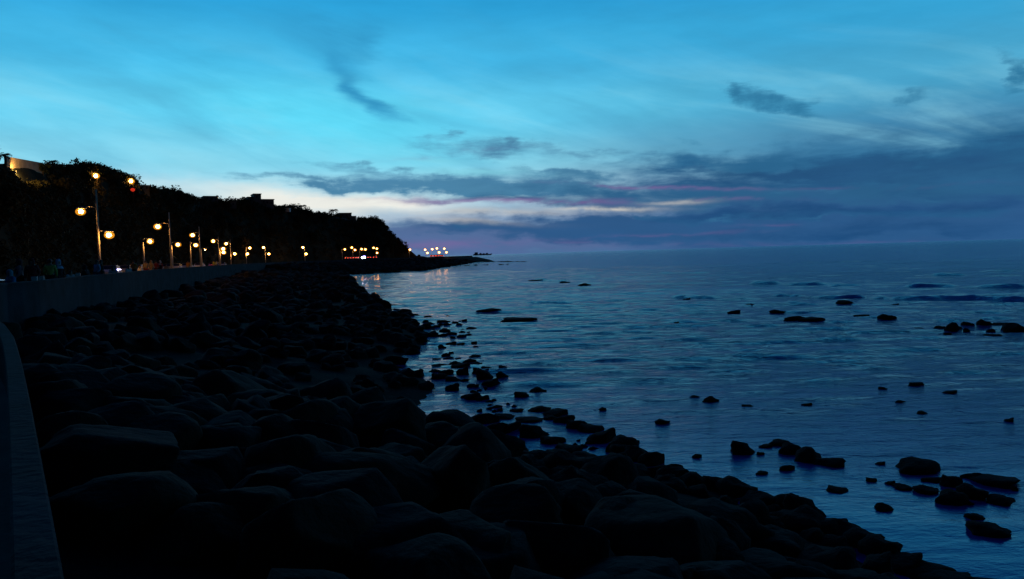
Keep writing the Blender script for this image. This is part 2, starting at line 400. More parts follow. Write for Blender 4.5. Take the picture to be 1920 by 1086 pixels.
def wt(y): return .068 + .10 * sstep(8, 20, y)       # half thickness
wall_root = empty('sea_wall', (0, 0, 2.9)); tag(wall_root, 'long low concrete parapet wall curving along the shore between promenade and rocks', 'wall')
wb = sweep('wall_face', lambda y: [(-wt(y) + .02, -1.0 + foot_z(y)), (-wt(y) + .02, top_z(y) - .10), (wt(y) - .02, top_z(y) - .10), (wt(y) - .02, 2.3)], M['concrete'])
cp = sweep('coping', lambda y: [(-wt(y), top_z(y) - .097), (-wt(y), top_z(y) - .01), (-wt(y) + .01, top_z(y)), (wt(y) - .01, top_z(y)), (wt(y), top_z(y) - .01), (wt(y), top_z(y) - .097)], M['concrete'], closed=True)
for o_ in (wb, cp): o_.parent = wall_root; o_.location = (0, 0, -2.9)

PW, RW = 4.6, 8.0
o_ = sweep('promenade', lambda y: [(wt(y) - .02, prom_z(y)), (PW, prom_z(y) + .02)], M['paving']); tag(o_, kind='structure')
o_ = sweep('kerb', lambda y: [(PW, prom_z(y) + .024), (PW + .18, prom_z(y) + .024), (PW + .18, prom_z(y) - .14)], M['kerb']); tag(o_, kind='structure')
o_ = sweep('road', lambda y: [(PW + .17, prom_z(y) - .12), (PW + RW, prom_z(y) - .12)], M['asphalt']); tag(o_, kind='structure')
o_ = sweep('road_edge_line', lambda y: [(PW + .5, prom_z(y) - .114), (PW + .62, prom_z(y) - .114)], M['paint']); tag(o_, kind='structure')
o_ = sweep('verge', lambda y: [(PW + RW, prom_z(y) - .12), (PW + RW + .01, prom_z(y) + .02), (17.5, prom_z(y) + .05)], M['hill']); tag(o_, kind='structure')

# ------------------------------------------------------------------ shore
SH = [(16, -14), (13, -6), (9.3, 2), (6.2, 7.9), (5.2, 10.0), (4.5, 11.8), (3.7, 13.7), (2.6, 15.2), (.9, 16.6), (-.9, 18), (-2.1, 20), (-2.8, 23.5), (-3.0, 27), (-4.9, 32.5), (-5.0, 38), (-4.6, 42), (-5.6, 47), (-7.2, 54), (-10, 66), (-14, 79),
      (-19, 98), (-29, 140), (-45, 205), (-47, 214), (-40, 219), (-33, 231), (-27.5, 246), (-27, 290), (-24, 340), (-23, 410), (-22, 470), (-20, 515), (-22, 535)]
sh = catmull([Vector((x, y, 0)) for x, y in SH], 1.5)
def resample(P, n, w):
    s = [0]
    for a, b in zip(P, P[1:]): s.append(s[-1] + (b - a).length)
    out = []; j = 0
    for i in range(n):
        d = s[-1] * w(i / (n - 1))
        while j < len(s) - 2 and s[j + 1] < d: j += 1
        t = (d - s[j]) / (s[j + 1] - s[j] + 1e-9); out.append(P[j].lerp(P[j + 1], min(1, max(0, t))))
    return out
NB = 700
# key correspondences wall y <-> shore index by y; use monotone param through key pairs
def pts_between(P, keys, n_each):
    # keys: indices into P
    out = []
    for (a, b), n in zip(zip(keys, keys[1:]), n_each):
        out += resample(P[a:b + 1], n, lambda t: t)[:-1]
    return out + [P[keys[-1]]]
def near_idx(P, x, y): return min(range(len(P)), key=lambda i: (P[i].x - x) ** 2 + (P[i].y - y) ** 2)
kw = [0] + [near_idx(wl, x, y) for x, y in ((-1, 1.5), (-10.8, 15.5), (-22.4, 40), (-34.6, 76), (-60, 171), (-79, 262), (-77, 325), (-53, 470))] + [len(wl) - 1]
ks = [0] + [near_idx(sh, x, y) for x, y in ((8, 4.5), (1.6, 17.2), (-4.8, 38), (-14, 79), (-29, 140), (-46, 211), (-27.5, 270), (-22, 450))] + [len(sh) - 1]
ne = [20, 70, 110, 60, 60, 40, 40, 40, 20]
WB = pts_between(wl, kw, ne); SB = pts_between(sh, ks, ne)
def beach_pt(w, s, t):
    """t 0 at wall foot, 1 at the waterline, >1 under water"""
    p = w.lerp(s, t); fz = foot_z(w.y)
    if w.y > 230: fz = 2.6
    z = fz * (1 - t ** 1.15) if t <= 1 else -.9 * (t - 1) * 5
    z += .16 * noise.noise(Vector((p.x * .45, p.y * .45, 0))) * (1 - abs(t - .5)) 
    return Vector((p.x, p.y, z))
v = []; f = []; TT = [i / 26 for i in range(27)] + [1.05, 1.12, 1.25, 1.5]
for w, s in zip(WB, SB):
    for t in TT: v.append(tuple(beach_pt(w, s, t)))
k = len(TT)
for i in range(len(WB) - 1):
    for j in range(k - 1): f.append((i * k + j, i * k + j + 1, (i + 1) * k + j + 1, (i + 1) * k + j))
beach = obj('beach', frommesh('beach', v, f, M['beach'], True)); tag(beach, kind='structure')
beach_bvh = BVHTree.FromPolygons(v, f)
def ground(x, y):
    h = beach_bvh.ray_cast(Vector((x, y, 30)), Vector((0, 0, -1)))
    return h[0].z if h[0] else -.4

# ------------------------------------------------------------------ hill
CR = [(-12, (-35, -5, 14)), (20, (-46, 28, 15)), (60, (-62, 68, 16))]
for wy, px, d, py in ((96, 0, 100, 308), (111, 80, 115, 318), (121, 97, 125, 316), (141, 165, 145, 314), (161, 215, 165, 325), (186, 270, 190, 352), (235, 330, 240, 362), (283, 400, 288, 382), (312, 455, 320, 384),
                      (335, 520, 345, 390), (360, 570, 385, 396), (382, 630, 430, 406), (412, 680, 462, 416), (440, 713, 474, 420), (460, 738, 482, 441), (475, 760, 488, 461), (490, 781, 497, 479), (520, 800, 520, 482)):
    p = at_y(px, py, d); CR.append((wy, (p.x, p.y, max(p.z, 3.4))))
hv = []; hf = []; HT = [0, .05, .12, .2, .3, .4, .5, .6, .7, .8, .88, .95, 1.0]
rows = 0; ext = [.15, .4, 1, 2, 4]
ys = list(np.arange(-12, 200, 1.5)) + list(np.arange(200, 521, 2.5))
for y in ys:
    p, n = wall_at(y); foot = p + n * 17.3; foot.z = prom_z(y) - .1
    c = Vector(lerp_table(CR, y)); zz = c.z
    for t in HT:
        q = foot.lerp(c, t)
        prof = min(1, (t ** .72)) if t < 1 else 1
        z = foot.z + (zz - foot.z) * prof
        amp = .9 * math.sin(PI * min(t, .999)) * min(1, (zz - foot.z) / 10) + .25
        z += amp * (noise.noise(Vector((q.x * .09, q.y * .09, 1))) * 2.2 + noise.noise(Vector((q.x * .35, q.y * .35, 5))) * .8)
        hv.append((q.x, q.y, z))
    inl = n * (1 if y < 470 else max(.15, 1 - (y - 470) / 40))
    for e in ext:
        q = c + inl * e * 22
        hv.append((q.x, q.y, zz - .6 * e - .5 * noise.noise(Vector((q.x * .1, q.y * .1, 2)))))
    rows += 1
k = len(HT) + len(ext)
for i in range(rows - 1):
    for j in range(k - 1): hf.append((i * k + j, (i + 1) * k + j, (i + 1) * k + j + 1, i * k + j + 1))
hill = obj('hill', frommesh('hill', hv, hf, M['hill'], True)); tag(hill, kind='structure')
hill_bvh = BVHTree.FromPolygons(hv, hf)
def hill_z(x, y):
    h = hill_bvh.ray_cast(Vector((x, y, 200)), Vector((0, 0, -1)))
    return h[0].z if h[0] else 3.2
def hill_hit(px, py):
    h = hill_bvh.ray_cast(EYE, ray(px, py)); return h[0]

# ------------------------------------------------------------------ sea
def build_sea():
    na = 560
    r = np.concatenate([np.exp(np.linspace(np.log(7.0), np.log(220.0), 700)), np.exp(np.linspace(np.log(220.0), np.log(15000.0), 150))[1:]]); nr = len(r)
    # finer radial spacing in the visible mid field
    a = np.radians(np.concatenate([np.linspace(-125, -36, 40, endpoint=False), np.linspace(-36, 42, na - 80), np.linspace(42, 125, 41)[1:]]))
    RR, AA = np.meshgrid(r, a, indexing='ij')
    X = RR * np.sin(AA); Y = RR * np.cos(AA); Z = np.zeros_like(X)
    sp = np.broadcast_to(np.gradient(r)[:, None], RR.shape)
    rng = np.random.RandomState(3)
    calm = np.clip((RR - 13) / 20, .05, 1)
    for i in range(60):
        lam = .6 * (14 / .6) ** rng.rand(); th = R(84 + rng.normal(0, 13)); ph = rng.rand() * 2 * PI
        kx, ky = math.cos(th) * 2 * PI / lam, math.sin(th) * 2 * PI / lam
        w = np.clip((lam - 2.5 * sp) / (2.5 * sp), 0, 1)
        amp = .0058 * np.minimum(lam, 3.0) ** .55 * (1.0 if lam < 5 else .55)
        s = np.sin(kx * X + ky * Y + ph + .6 * np.sin(.05 * X + i) + .5 * np.sin(.09 * Y + 2 * i))
        Z += amp * w * calm * (s + .25 * np.cos(2 * (kx * X + ky * Y + ph)))
    # low swells steepening over the reef
    def swell(px0, py0, px1, py1, h, wd):
        a0 = at_z(px0, py0); b0 = at_z(px1, py1); d = b0 - a0; ln = d.length; d.normalize()
        u = (X - a0.x) * d.x + (Y - a0.y) * d.y; s = (X - a0.x) * -d.y + (Y - a0.y) * d.x
        s = s + .7 * np.sin(u * .35) + .4 * np.sin(u * .9 + 1)
        e = 1 / (1 + np.exp(-u / (ln * .06))) / (1 + np.exp((u - ln) / (ln * .06)))
        br = .74 + .20 * np.sin(u * .5 + 2 * np.sin(u * .21)) + .06 * np.sin(u * 2.3)
        return .85 * h * e * br * np.exp(-(s / (wd * .62)) ** 2)
    for q in ((1530, 557, 2000, 566, .42, .9), (1270, 556, 1400, 559, .28, .8), (1415, 531, 1540, 534, .5, 1.4), (1560, 535, 1640, 536, .3, 1.2), (1700, 537, 1800, 537, .42, 1.2), (1825, 538, 1990, 538, .45, 1.2),
              (1750, 516, 1810, 516, .4, 1.6), (1840, 509, 1960, 508, .3, 1.6), (1240, 512, 1330, 512, .3, 1.6), (1000, 566, 1110, 568, .22, .7), (1010, 525, 1060, 527, .4, 1.4), (1450, 553, 1530, 556, .22, .7), (700, 570, 740, 571, .2, .6),
              (1400, 567, 1560, 570, .16, .6), (1150, 580, 1240, 581, .14, .6), (1600, 570, 1700, 571, .16, .5), (1300, 480, 1460, 478, .3, 2), (1500, 492, 1640, 490, .25, 2)):
        Z += swell(*q)
    Z *= np.clip(1 - (RR - 1500) / 3000, 0, 1)
    V = np.stack([X, Y, Z], -1).reshape(-1, 3)
    idx = np.arange(nr * na + 0).reshape(nr, -1) if X.shape[1] == na else np.arange(X.size).reshape(X.shape)
    q = np.stack([idx[:-1, :-1], idx[:-1, 1:], idx[1:, 1:], idx[1:, :-1]], -1).reshape(-1, 4)[:, ::-1]
    me = bpy.data.meshes.new('sea'); me.vertices.add(len(V)); me.vertices.foreach_set('co', V.ravel())
    me.loops.add(q.size); me.loops.foreach_set('vertex_index', q.ravel())
    me.polygons.add(len(q)); me.polygons.foreach_set('loop_start', np.arange(0, q.size, 4)); me.polygons.foreach_set('loop_total', np.full(len(q), 4))
    me.polygons.foreach_set('use_smooth', np.ones(len(q), bool))
    me.update(calc_edges=True); me.validate(); me.materials.append(M['sea'])
    o = obj('sea', me); tag(o, kind='structure')
build_sea()

# ------------------------------------------------------------------ rocks
def rock_mesh(seed, sub=3, flat=.7, cuts=9, rough=.10, material=None):
    rng = random.Random(seed); bm = bmesh.new(); bmesh.ops.create_icosphere(bm, subdivisions=sub, radius=1)
    planes = [(Vector((rng.uniform(-.5, .5), rng.uniform(-.5, .5), 1)).normalized(), .66)]
    for _ in range(cuts):
        n = Vector((rng.uniform(-1, 1), rng.uniform(-1, 1), rng.uniform(-.5, 1))).normalized(); planes.append((n, rng.uniform(.56, .88)))
    off = Vector((rng.random() * 50,) * 3)
    for vv in bm.verts:
        p = vv.co.copy()
        for n, d in planes:
            e = p.dot(n) - d
            if e > 0: p -= n * e * .97
        p += vv.co.normalized() * (rough * noise.noise(p * 1.6 + off) + rough * .45 * noise.noise(p * 4.5 + off) + rough * .18 * noise.noise(p * 11 + off))
        p.z *= flat; vv.co = p
    me = bpy.data.meshes.new('rock'); bm.to_mesh(me); bm.free()
    for p in me.polygons: p.use_smooth = True
    me.materials.append(material); return me
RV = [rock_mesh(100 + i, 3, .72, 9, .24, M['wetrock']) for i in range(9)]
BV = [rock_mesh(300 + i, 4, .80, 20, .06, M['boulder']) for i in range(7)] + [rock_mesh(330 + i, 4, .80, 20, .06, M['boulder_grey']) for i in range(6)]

def water_rock(px, py, w, h, label, group=None, z0=0.0, tilt=.0, name='rock'):
    """px,py centre of the silhouette; w,h its size in photo pixels"""
    base = at_z(px, py + h * .42, z0); d = (base - EYE).length
    sx = w * d / FPX / 2; dep = (EYE.z / d); hm = h * d / FPX
    sy = min(sx * random.uniform(.7, 1.0), .42 * hm / dep)
    hz = max(.05, (.70 if w < 40 else .58) * hm - .8 * sy * dep)
    me = random.choice(RV)
    o = obj(name, me, loc=(base.x, base.y + sy * .75, z0 + hz * .02), rot=(random.uniform(-.12, .12), tilt, random.uniform(0, .5)), sc=(sx * 1.12, sy * 1.1, hz / .55))
    tag(o, label, 'rock', group); return o

# single rocks that can be pointed at
big = [
 (918, 580, 46, 12, 'flat black reef rock, the smaller of two lying off the left shore'),
 (968, 597, 76, 14, 'long flat black reef, the larger of two lying off the left shore'),
 (1096, 533, 26, 6, 'tiny far rock beyond the two flat reefs, nearly awash'),
 (1380, 584, 25, 8, 'small rock left of the double hump rock behind the middle water'),
 (1462, 584, 32, 7, 'low flat rock just behind the double hump rock'),
 (1493, 596, 44, 13, 'left hump of the joined pair of rocks in the middle distance'),
 (1527, 597, 44, 14, 'right hump of the joined pair of rocks in the middle distance'),
 (1590, 566, 36, 10, 'rock breaking through the long dark swell line'),
 (1670, 595, 36, 12, 'lone rock to the right of the joined pair of humps'),
 (1792, 612, 34, 18, 'dark lump starting the line of rocks towards the right edge'),
 (1820, 609, 24, 10, 'low rock second in the line near the right edge'),
 (1852, 607, 26, 14, 'rounded rock in the middle of the line near the right edge'),
 (1886, 608, 34, 8, 'long low rock linking the line to the large block at the right edge'),
 (1914, 612, 40, 24, 'large dark block at the right edge ending the line of rocks'),
 (1303, 744, 20, 7, 'small flat rock left of the hooked rock in open water'),
 (1334, 748, 30, 16, 'hooked little rock in open water with a flat rock beside it'),
 (1404, 762, 26, 6, 'thin flat rock right of the hooked rock'),
 (1517, 758, 22, 6, 'thin flat rock far right of the hooked rock in open water'),
 (1720, 719, 28, 7, 'low rock in open water, upper of two towards the right'),
 (1789, 735, 28, 8, 'low rock in open water, lower of two towards the right'),
 (1732, 774, 20, 9, 'small pointed rock below the two low ones on the right'),
 (1898, 788, 22, 9, 'small rock close to the right edge in open water'),
 (1245, 791, 32, 12, 'lone oblong rock above the black shore arm'),
 (1130, 766, 14, 7, 'tiny rock above the root of the black shore arm'),
 (1308, 855, 20, 9, 'small rock close off the bulging shore boulders'),
 (1394, 838, 46, 34, 'wedge shaped rock with a steep left side, left of the humped chain'),
 (1426, 850, 16, 7, 'pebble like rock at the foot of the steep wedge rock'),
 (1440, 836, 28, 9, 'flat rock between the wedge rock and the humped chain'),
 (1464, 829, 36, 14, 'low first rock on the left of the humped chain'),
 (1485, 838, 40, 32, 'tall square rock in the humped chain off the shore'),
 (1521, 848, 56, 42, 'biggest rounded rock in the humped chain off the shore'),
 (1566, 863, 54, 26, 'sloping last rock on the right of the humped chain'),
 (1478, 877, 30, 13, 'small block in the calm water below the humped chain'),
 (1430, 887, 22, 7, 'low sliver of rock in calm water between chain and shore'),
 (1732, 871, 78, 38, 'large broad peaked rock standing alone towards the right'),
 (1573, 918, 40, 14, 'oval flat rock in the calm dark blue water'),
 (1665, 951, 36, 16, 'tilted oblong rock in the calm water at lower right'),
 (1636, 901, 22, 6, 'barely showing flat rock under the large peaked rock'),
 (1674, 905, 20, 9, 'little rock below left of the large peaked rock'),
 (1701, 913, 34, 12, 'slanting rock below the large peaked rock'),
 (1747, 919, 44, 18, 'ragged low rock left of the stacked pair'),
 (1755, 899, 36, 12, 'flat rock touching the stacked pair on the left'),
 (1787, 899, 40, 32, 'upper square rock of the stacked pair near right'),
 (1793, 930, 50, 38, 'lower rock of the stacked pair, pointed downward'),
 (1831, 893, 32, 17, 'small jagged rock right of the stacked pair'),
 (1838, 922, 50, 34, 'rounded boulder to the right of the stacked pair'),
 (1889, 902, 76, 26, 'long flat slab of rock reaching the right edge'),
 (1888, 937, 50, 24, 'peaked rock below the long slab at the right edge'),
 (1833, 970, 34, 10, 'thin flat rock above the brick shaped rock'),
 (1866, 992, 66, 32, 'brick shaped rock nearest the lower right corner'),
 (978, 740, 36, 14, 'left one of two round rocks off the black point'),
 (1007, 731, 36, 17, 'right one of two round rocks off the black point'),
]
for q in big: water_rock(q[0], q[1], q[2], q[3], q[4])
small = [(941, 688, 20, 10), (941, 703, 24, 14), (906, 702, 36, 22), (921, 715, 38, 18), (892, 682, 24, 9), (866, 683, 44, 15), (868, 694, 28, 22), (840, 671, 20, 6), (816, 673, 20, 5), (826, 686, 38, 6),
         (817, 695, 28, 10), (838, 696, 30, 13), (846, 710, 30, 10), (850, 724, 28, 19), (892, 722, 16, 5), (890, 667, 22, 6), (880, 676, 26, 10), (912, 690, 26, 7), (893, 693, 20, 14), (852, 680, 26, 9),
         (820, 704, 36, 16), (885, 740, 40, 22), (905, 745, 34, 14)]
for q in small: water_rock(*q, 'dark rock in the dense cluster spreading off the black point', 'rocks clustered off the black point', name='cluster_rock')
upper = [(885, 615, 24, 5), (871, 600, 13, 5), (852, 604, 14, 5), (862, 608, 16, 6), (829, 602, 28, 5), (838, 608, 16, 6), (866, 622, 12, 5), (864, 630, 20, 8), (849, 633, 14, 6), (848, 643, 20, 9), (865, 644, 16, 6),
         (828, 650, 16, 9), (836, 664, 18, 6), (800, 593, 14, 4), (797, 602, 14, 6), (780, 590, 12, 4), (762, 588, 16, 5), (742, 580, 16, 5), (735, 572, 22, 4), (720, 567, 14, 4), (805, 606, 18, 7), (815, 612, 22, 8), (835, 618, 24, 10), (845, 625, 22, 9)]
for q in upper: water_rock(*q, 'small dark rock strewn in the shallows along the upper shore', 'rocks in the shallows along the upper shore', name='shallows_rock')
_r = random.Random(5)
for _ in range(34):
    y_ = _r.uniform(592, 762); x_ = 800 + (y_ - 592) * .62 + _r.uniform(-8, 62) * (1 if y_ < 720 else .5); w_ = _r.uniform(6, 20) * (y_ / 700)
    water_rock(x_, y_, w_, w_ * _r.uniform(.25, .45), 'small dark rock strewn in the shallows along the upper shore', 'rocks in the shallows along the upper shore', name='shallows_rock')
tiny = [(900, 769, 11, 9), (918, 765, 12, 6), (927, 770, 12, 7), (938, 767, 13, 8), (953, 758, 9, 4), (965, 761, 11, 6), (971, 768, 27, 8), (1085, 826, 9, 5), (1078, 833, 10, 5), (1107, 828, 18, 12), (1095, 836, 16, 8), (1195, 827, 9, 9), (1188, 836, 12, 5), (1060, 836, 14, 8), (1112, 840, 20, 8)]
for q in tiny: water_rock(*q, 'fist sized dark stone in a gap or tide pool of the rocky arm', 'small stones in gaps of the rocky arm', name='pool_stone')
reefbits = [(1010, 525, 36, 3), (1060, 529, 22, 3), (1410, 571, 26, 4), (1621, 591, 26, 4), (1683, 571, 24, 4), (1728, 616, 20, 5), (1766, 614, 22, 8), (1815, 618, 12, 6), (1862, 619, 18, 5), (1780, 625, 14, 4), (1905, 917, 12, 5), (1822, 946, 12, 4),
            (1657, 729, 16, 3), (1690, 754, 20, 3), (1175, 584, 14, 3), (1290, 560, 18, 3), (1270, 604, 10, 3), (1865, 628, 30, 4), (1655, 870, 20, 5)]
for q in reefbits: water_rock(*q, 'sliver of rock barely breaking the open water surface', 'slivers of rock awash in open water', name='awash_rock')
arm = [(1012, 764, 44, 15), (1046, 771, 56, 26), (1062, 782, 44, 26), (1078, 792, 46, 30), (1105, 800, 56, 26), (1135, 812, 66, 42), (1168, 826, 64, 50), (1200, 845, 62, 42), (1222, 855, 54, 44), (1258, 876, 64, 48), (1300, 896, 82, 52), (1345, 906, 62, 44), (1388, 912, 76, 50),
       (1440, 932, 82, 50), (1478, 936, 60, 46), (1512, 950, 74, 60), (1560, 985, 90, 50), (1600, 990, 80, 44), (1635, 1008, 76, 48), (1668, 1024, 80, 54), (1712, 1052, 90, 48), (1755, 1072, 90, 40), (1795, 1086, 90, 36), (1850, 1098, 90, 30)]
for q in arm: water_rock(*q, 'large black boulder in the outer rim where the shore meets the water', 'black boulders on the outer rim of the shore', name='rim_boulder')
inner = [(945, 780, 50, 15), (990, 785, 60, 16), (955, 797, 66, 30), (998, 806, 60, 34), (1032, 822, 56, 26), (1062, 838, 60, 26), (1100, 856, 74, 34), (1150, 858, 84, 40), (1195, 880, 80, 40), (930, 800, 60, 34), (905, 782, 60, 34), (1035, 782, 30, 14), (1170, 842, 60, 34), (1340, 935, 100, 40), (1420, 958, 90, 36), (1270, 915, 80, 30), (1240, 918, 60, 26)]
for q in inner: water_rock(*q, 'black boulder just inside the rocky arm beside the tide pools', 'black boulders inside the rocky arm', name='inner_boulder')

# scattered boulders on the beach
def frame_px(p):
    d = p - EYE; z = d.dot(F)
    if z < .3: return None
    return 960 + d.dot(RT) / z * FPX, 543 - d.dot(UP) / z * FPX
cands_b, cands_w, rest = [], [], []
rng = random.Random(21)
for i in range(0, len(WB) - 1):
    w, s = WB[i], SB[i]; wdt = (s - w).length; y0 = w.y
    seg = (WB[i + 1] - WB[i]).length * .5 + (SB[i + 1] - SB[i]).length * .5
    n = wdt * seg / (.55 if s.y < 20 else 1.3 if s.y < 60 else 5.0 if s.y < 150 else 14)
    n = int(n) + (1 if rng.random() < n - int(n) else 0)
    for _ in range(n):
        t = rng.random() * 1.02; p = beach_pt(w, s, min(t, 1)); p.x += rng.uniform(-.4, .4); p.y += rng.uniform(-.4, .4)
        if (p - EYE).length < 2.6: continue
        near = p.y < 25
        r = rng.uniform(.3, .62) if near else rng.uniform(.35, .8) if p.y < 60 else rng.uniform(.5, 1.2) if p.y < 150 else rng.uniform(1.0, 2.2)
        if near and rng.random() < .22: r *= 1.7
        if p.y < 13 and t < .62: r = rng.uniform(.5, .95)
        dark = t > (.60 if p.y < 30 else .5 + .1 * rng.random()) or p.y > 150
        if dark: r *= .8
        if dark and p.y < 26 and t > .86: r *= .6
        r = min(r, max(.25, .105 * (p - EYE).length))
        if t < .03 and p.y < 30: continue
        q = frame_px(p); vis = q is not None and -60 < q[0] < 1980 and q[1] < 1160
        sz = r / max(1, (p - EYE).length)
        if not vis: 
            if p.y > -4 and rng.random() < .5: rest.append((p, r, dark))
            continue
        (cands_w if dark else cands_b).append((sz, p, r))
cands_b.sort(key=lambda c: -c[0]); cands_w.sort(key=lambda c: -c[0])
def place_boulder(p, r, meshes, name, label, group, cat):
    o = obj(name, rng.choice(meshes), loc=(p.x, p.y, p.z + r * .12), rot=(rng.uniform(-.3, .3), rng.uniform(-.3, .3), rng.uniform(0, 6.28)), sc=(r * rng.uniform(.9, 1.3), r * rng.uniform(.8, 1.1), r * rng.uniform(.8, 1.1)))
    tag(o, label, cat, group)
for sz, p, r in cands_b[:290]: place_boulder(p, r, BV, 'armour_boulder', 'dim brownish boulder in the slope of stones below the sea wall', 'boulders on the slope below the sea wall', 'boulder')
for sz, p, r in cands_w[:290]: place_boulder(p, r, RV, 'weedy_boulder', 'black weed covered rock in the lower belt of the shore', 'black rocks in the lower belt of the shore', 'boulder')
def joined(name, lst, meshes, material):
    vs = []; fs = []; base = 0
    data = []
    for me in meshes:
        co = np.zeros(len(me.vertices) * 3); me.vertices.foreach_get('co', co)
        data.append((co.reshape(-1, 3), np.array([tuple(p.vertices) for p in me.polygons])))
    V = []; Fc = []
    for p, r in lst:
        co, fc = rng.choice(data); a = rng.uniform(0, 6.28); c_, s_ = math.cos(a), math.sin(a)
        q = co * np.array([r * rng.uniform(.9, 1.3), r * rng.uniform(.8, 1.1), r * rng.uniform(.8, 1.1)])
        q = np.stack([q[:, 0] * c_ - q[:, 1] * s_ + p.x, q[:, 0] * s_ + q[:, 1] * c_ + p.y, q[:, 2] + p.z + r * .12], -1)
        V.append(q); Fc.append(fc + base); base += len(q)
    if not V: return
    V = np.concatenate(V); Fc = np.concatenate(Fc)
    me = bpy.data.meshes.new(name); me.from_pydata(V.tolist(), [], Fc.tolist()); me.materials.append(material)
    me.polygons.foreach_set('use_smooth', [True] * len(me.polygons))
    return obj(name, me)
LR = [rock_mesh(500 + i, 2, .75, 9, .12, M['wetrock']) for i in range(6)]
o_ = joined('distant_shore_rocks', [(p, r) for _, p, r in cands_w[290:]] + [(p, r) for p, r, d in rest if d], LR, M['wetrock'])
tag(o_, 'mass of far black rocks piled along the water line', 'rocks', kind='stuff')
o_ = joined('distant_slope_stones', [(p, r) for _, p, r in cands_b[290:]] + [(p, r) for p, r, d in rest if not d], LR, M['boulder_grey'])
tag(o_, 'mass of dim stones covering the slope farther along the wall', 'rocks', kind='stuff')
# rocky spit off the headland
sp = [(p, rng.uniform(1.0, 2.6)) for p in [Vector((-24 + 33 * t + rng.uniform(-2, 2), 490 - 78 * t + rng.uniform(-4, 4), -.5)) for t in [rng.random() ** .9 for _ in range(120)]]]
sp = [(p, r * (1.0 - .35 * ((p.x + 24) / 33) ** 2) * .62) for p, r in sp]
o_ = joined('reef_spit', sp, LR, M['wetrock']); tag(o_, 'thin black rocky spit running out to sea from the headland tip', 'reef')
o_ = joined('foreshore_reef', [(Vector((-22 + rng.random() * 24, 330 + rng.uniform(-3, 3), -.75)), rng.uniform(.9, 1.6)) for _ in range(26)], LR, M['wetrock']); tag(o_, 'low dark line of rocks awash in front of the rocky spit', 'reef')

# end slope of the headland embankment
bm = bmesh.new()
tipv = []
for i, (a, rr) in enumerate([(k * 2 * PI / 28, 1) for k in range(28)]):
    tipv.append(a)
rings = []
for (rad, z) in ((27, -1.2), (22, 1.0), (13, 3.0), (10, 3.25)):
    rings.append([bm.verts.new((-36 + rad * math.cos(a) * (1 + .08 * noise.noise(Vector((math.cos(a), math.sin(a), rad * .1)))), 512 + rad * 1.6 * math.sin(a), z + .4 * noise.noise(Vector((rad, a * 3, 0))))) for a in tipv])
for r1, r2 in zip(rings, rings[1:]):
    for k_ in range(28): bm.faces.new((r1[k_], r1[(k_ + 1) % 28], r2[(k_ + 1) % 28], r2[k_]))
bm.faces.new(rings[-1])
o_ = obj('headland_ground', bm, M['beach']); tag(o_, kind='structure')

# ------------------------------------------------------------------ street lamps
def tall_lamp(x, y, z, face, H=5.75, top=7.4, big=1.0, twin=False, far=False):
    t = empty('street_lamp', (x, y, z), face)
    bm = bmesh.new(); box(bm, (0, 0, .15), (.36, .36, .3), 0, .03); obj('base', bm, M['pole'], t)
    bm = bmesh.new(); tube(bm, [(0, 0, .3), (0, 0, 2.6), (0, 0, top)], [.12, .10, .055], 10); obj('pole', bm, M['pole'], t, True)
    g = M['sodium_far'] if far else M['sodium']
    def head(dx, h, nm='arm'):
        bm = bmesh.new(); tube(bm, [(0, 0, h + .10), (dx * .35, 0, h + .26), (dx * .75, 0, h + .28), (dx, 0, h + .18)], [.035, .032, .03, .03], 6); a = obj('arm', bm, M['pole'], t, True)
        bm = bmesh.new(); r = bmesh.ops.create_uvsphere(bm, u_segments=14, v_segments=8, radius=1)
        for v_ in bm.verts:
            if v_.co.z < -.02: v_.co.z = -.02
        bmesh.ops.scale(bm, vec=(.42, .19, .16), verts=bm.verts); bmesh.ops.translate(bm, vec=(dx + math.copysign(.2, dx), 0, h + .14), verts=bm.verts)
        obj('lamp_housing', bm, M['housing'], a, True)
        bm = bmesh.new(); bmesh.ops.create_uvsphere(bm, u_segments=16, v_segments=10, radius=1)
        bmesh.ops.scale(bm, vec=(.19 * big, .18 * big, .16 * big), verts=bm.verts); bmesh.ops.translate(bm, vec=(dx + math.copysign(.2, dx), 0, h - .02 - .1 * big), verts=bm.verts)  # far bulbs are enlarged to imitate the bloom of overbright lamps
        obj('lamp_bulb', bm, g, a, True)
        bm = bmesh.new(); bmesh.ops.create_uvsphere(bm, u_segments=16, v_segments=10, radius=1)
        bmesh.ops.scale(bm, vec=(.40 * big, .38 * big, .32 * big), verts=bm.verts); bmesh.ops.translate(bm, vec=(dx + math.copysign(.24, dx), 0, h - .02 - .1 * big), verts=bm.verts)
        obj('lamp_glow_glass', bm, M['halo'], a, True)  # glowing shell added as the halo around the bulb
    return t, head
def lamp_px(px, d, y_hor_px=None):
    p = at_y(px, 480, d); return p.x
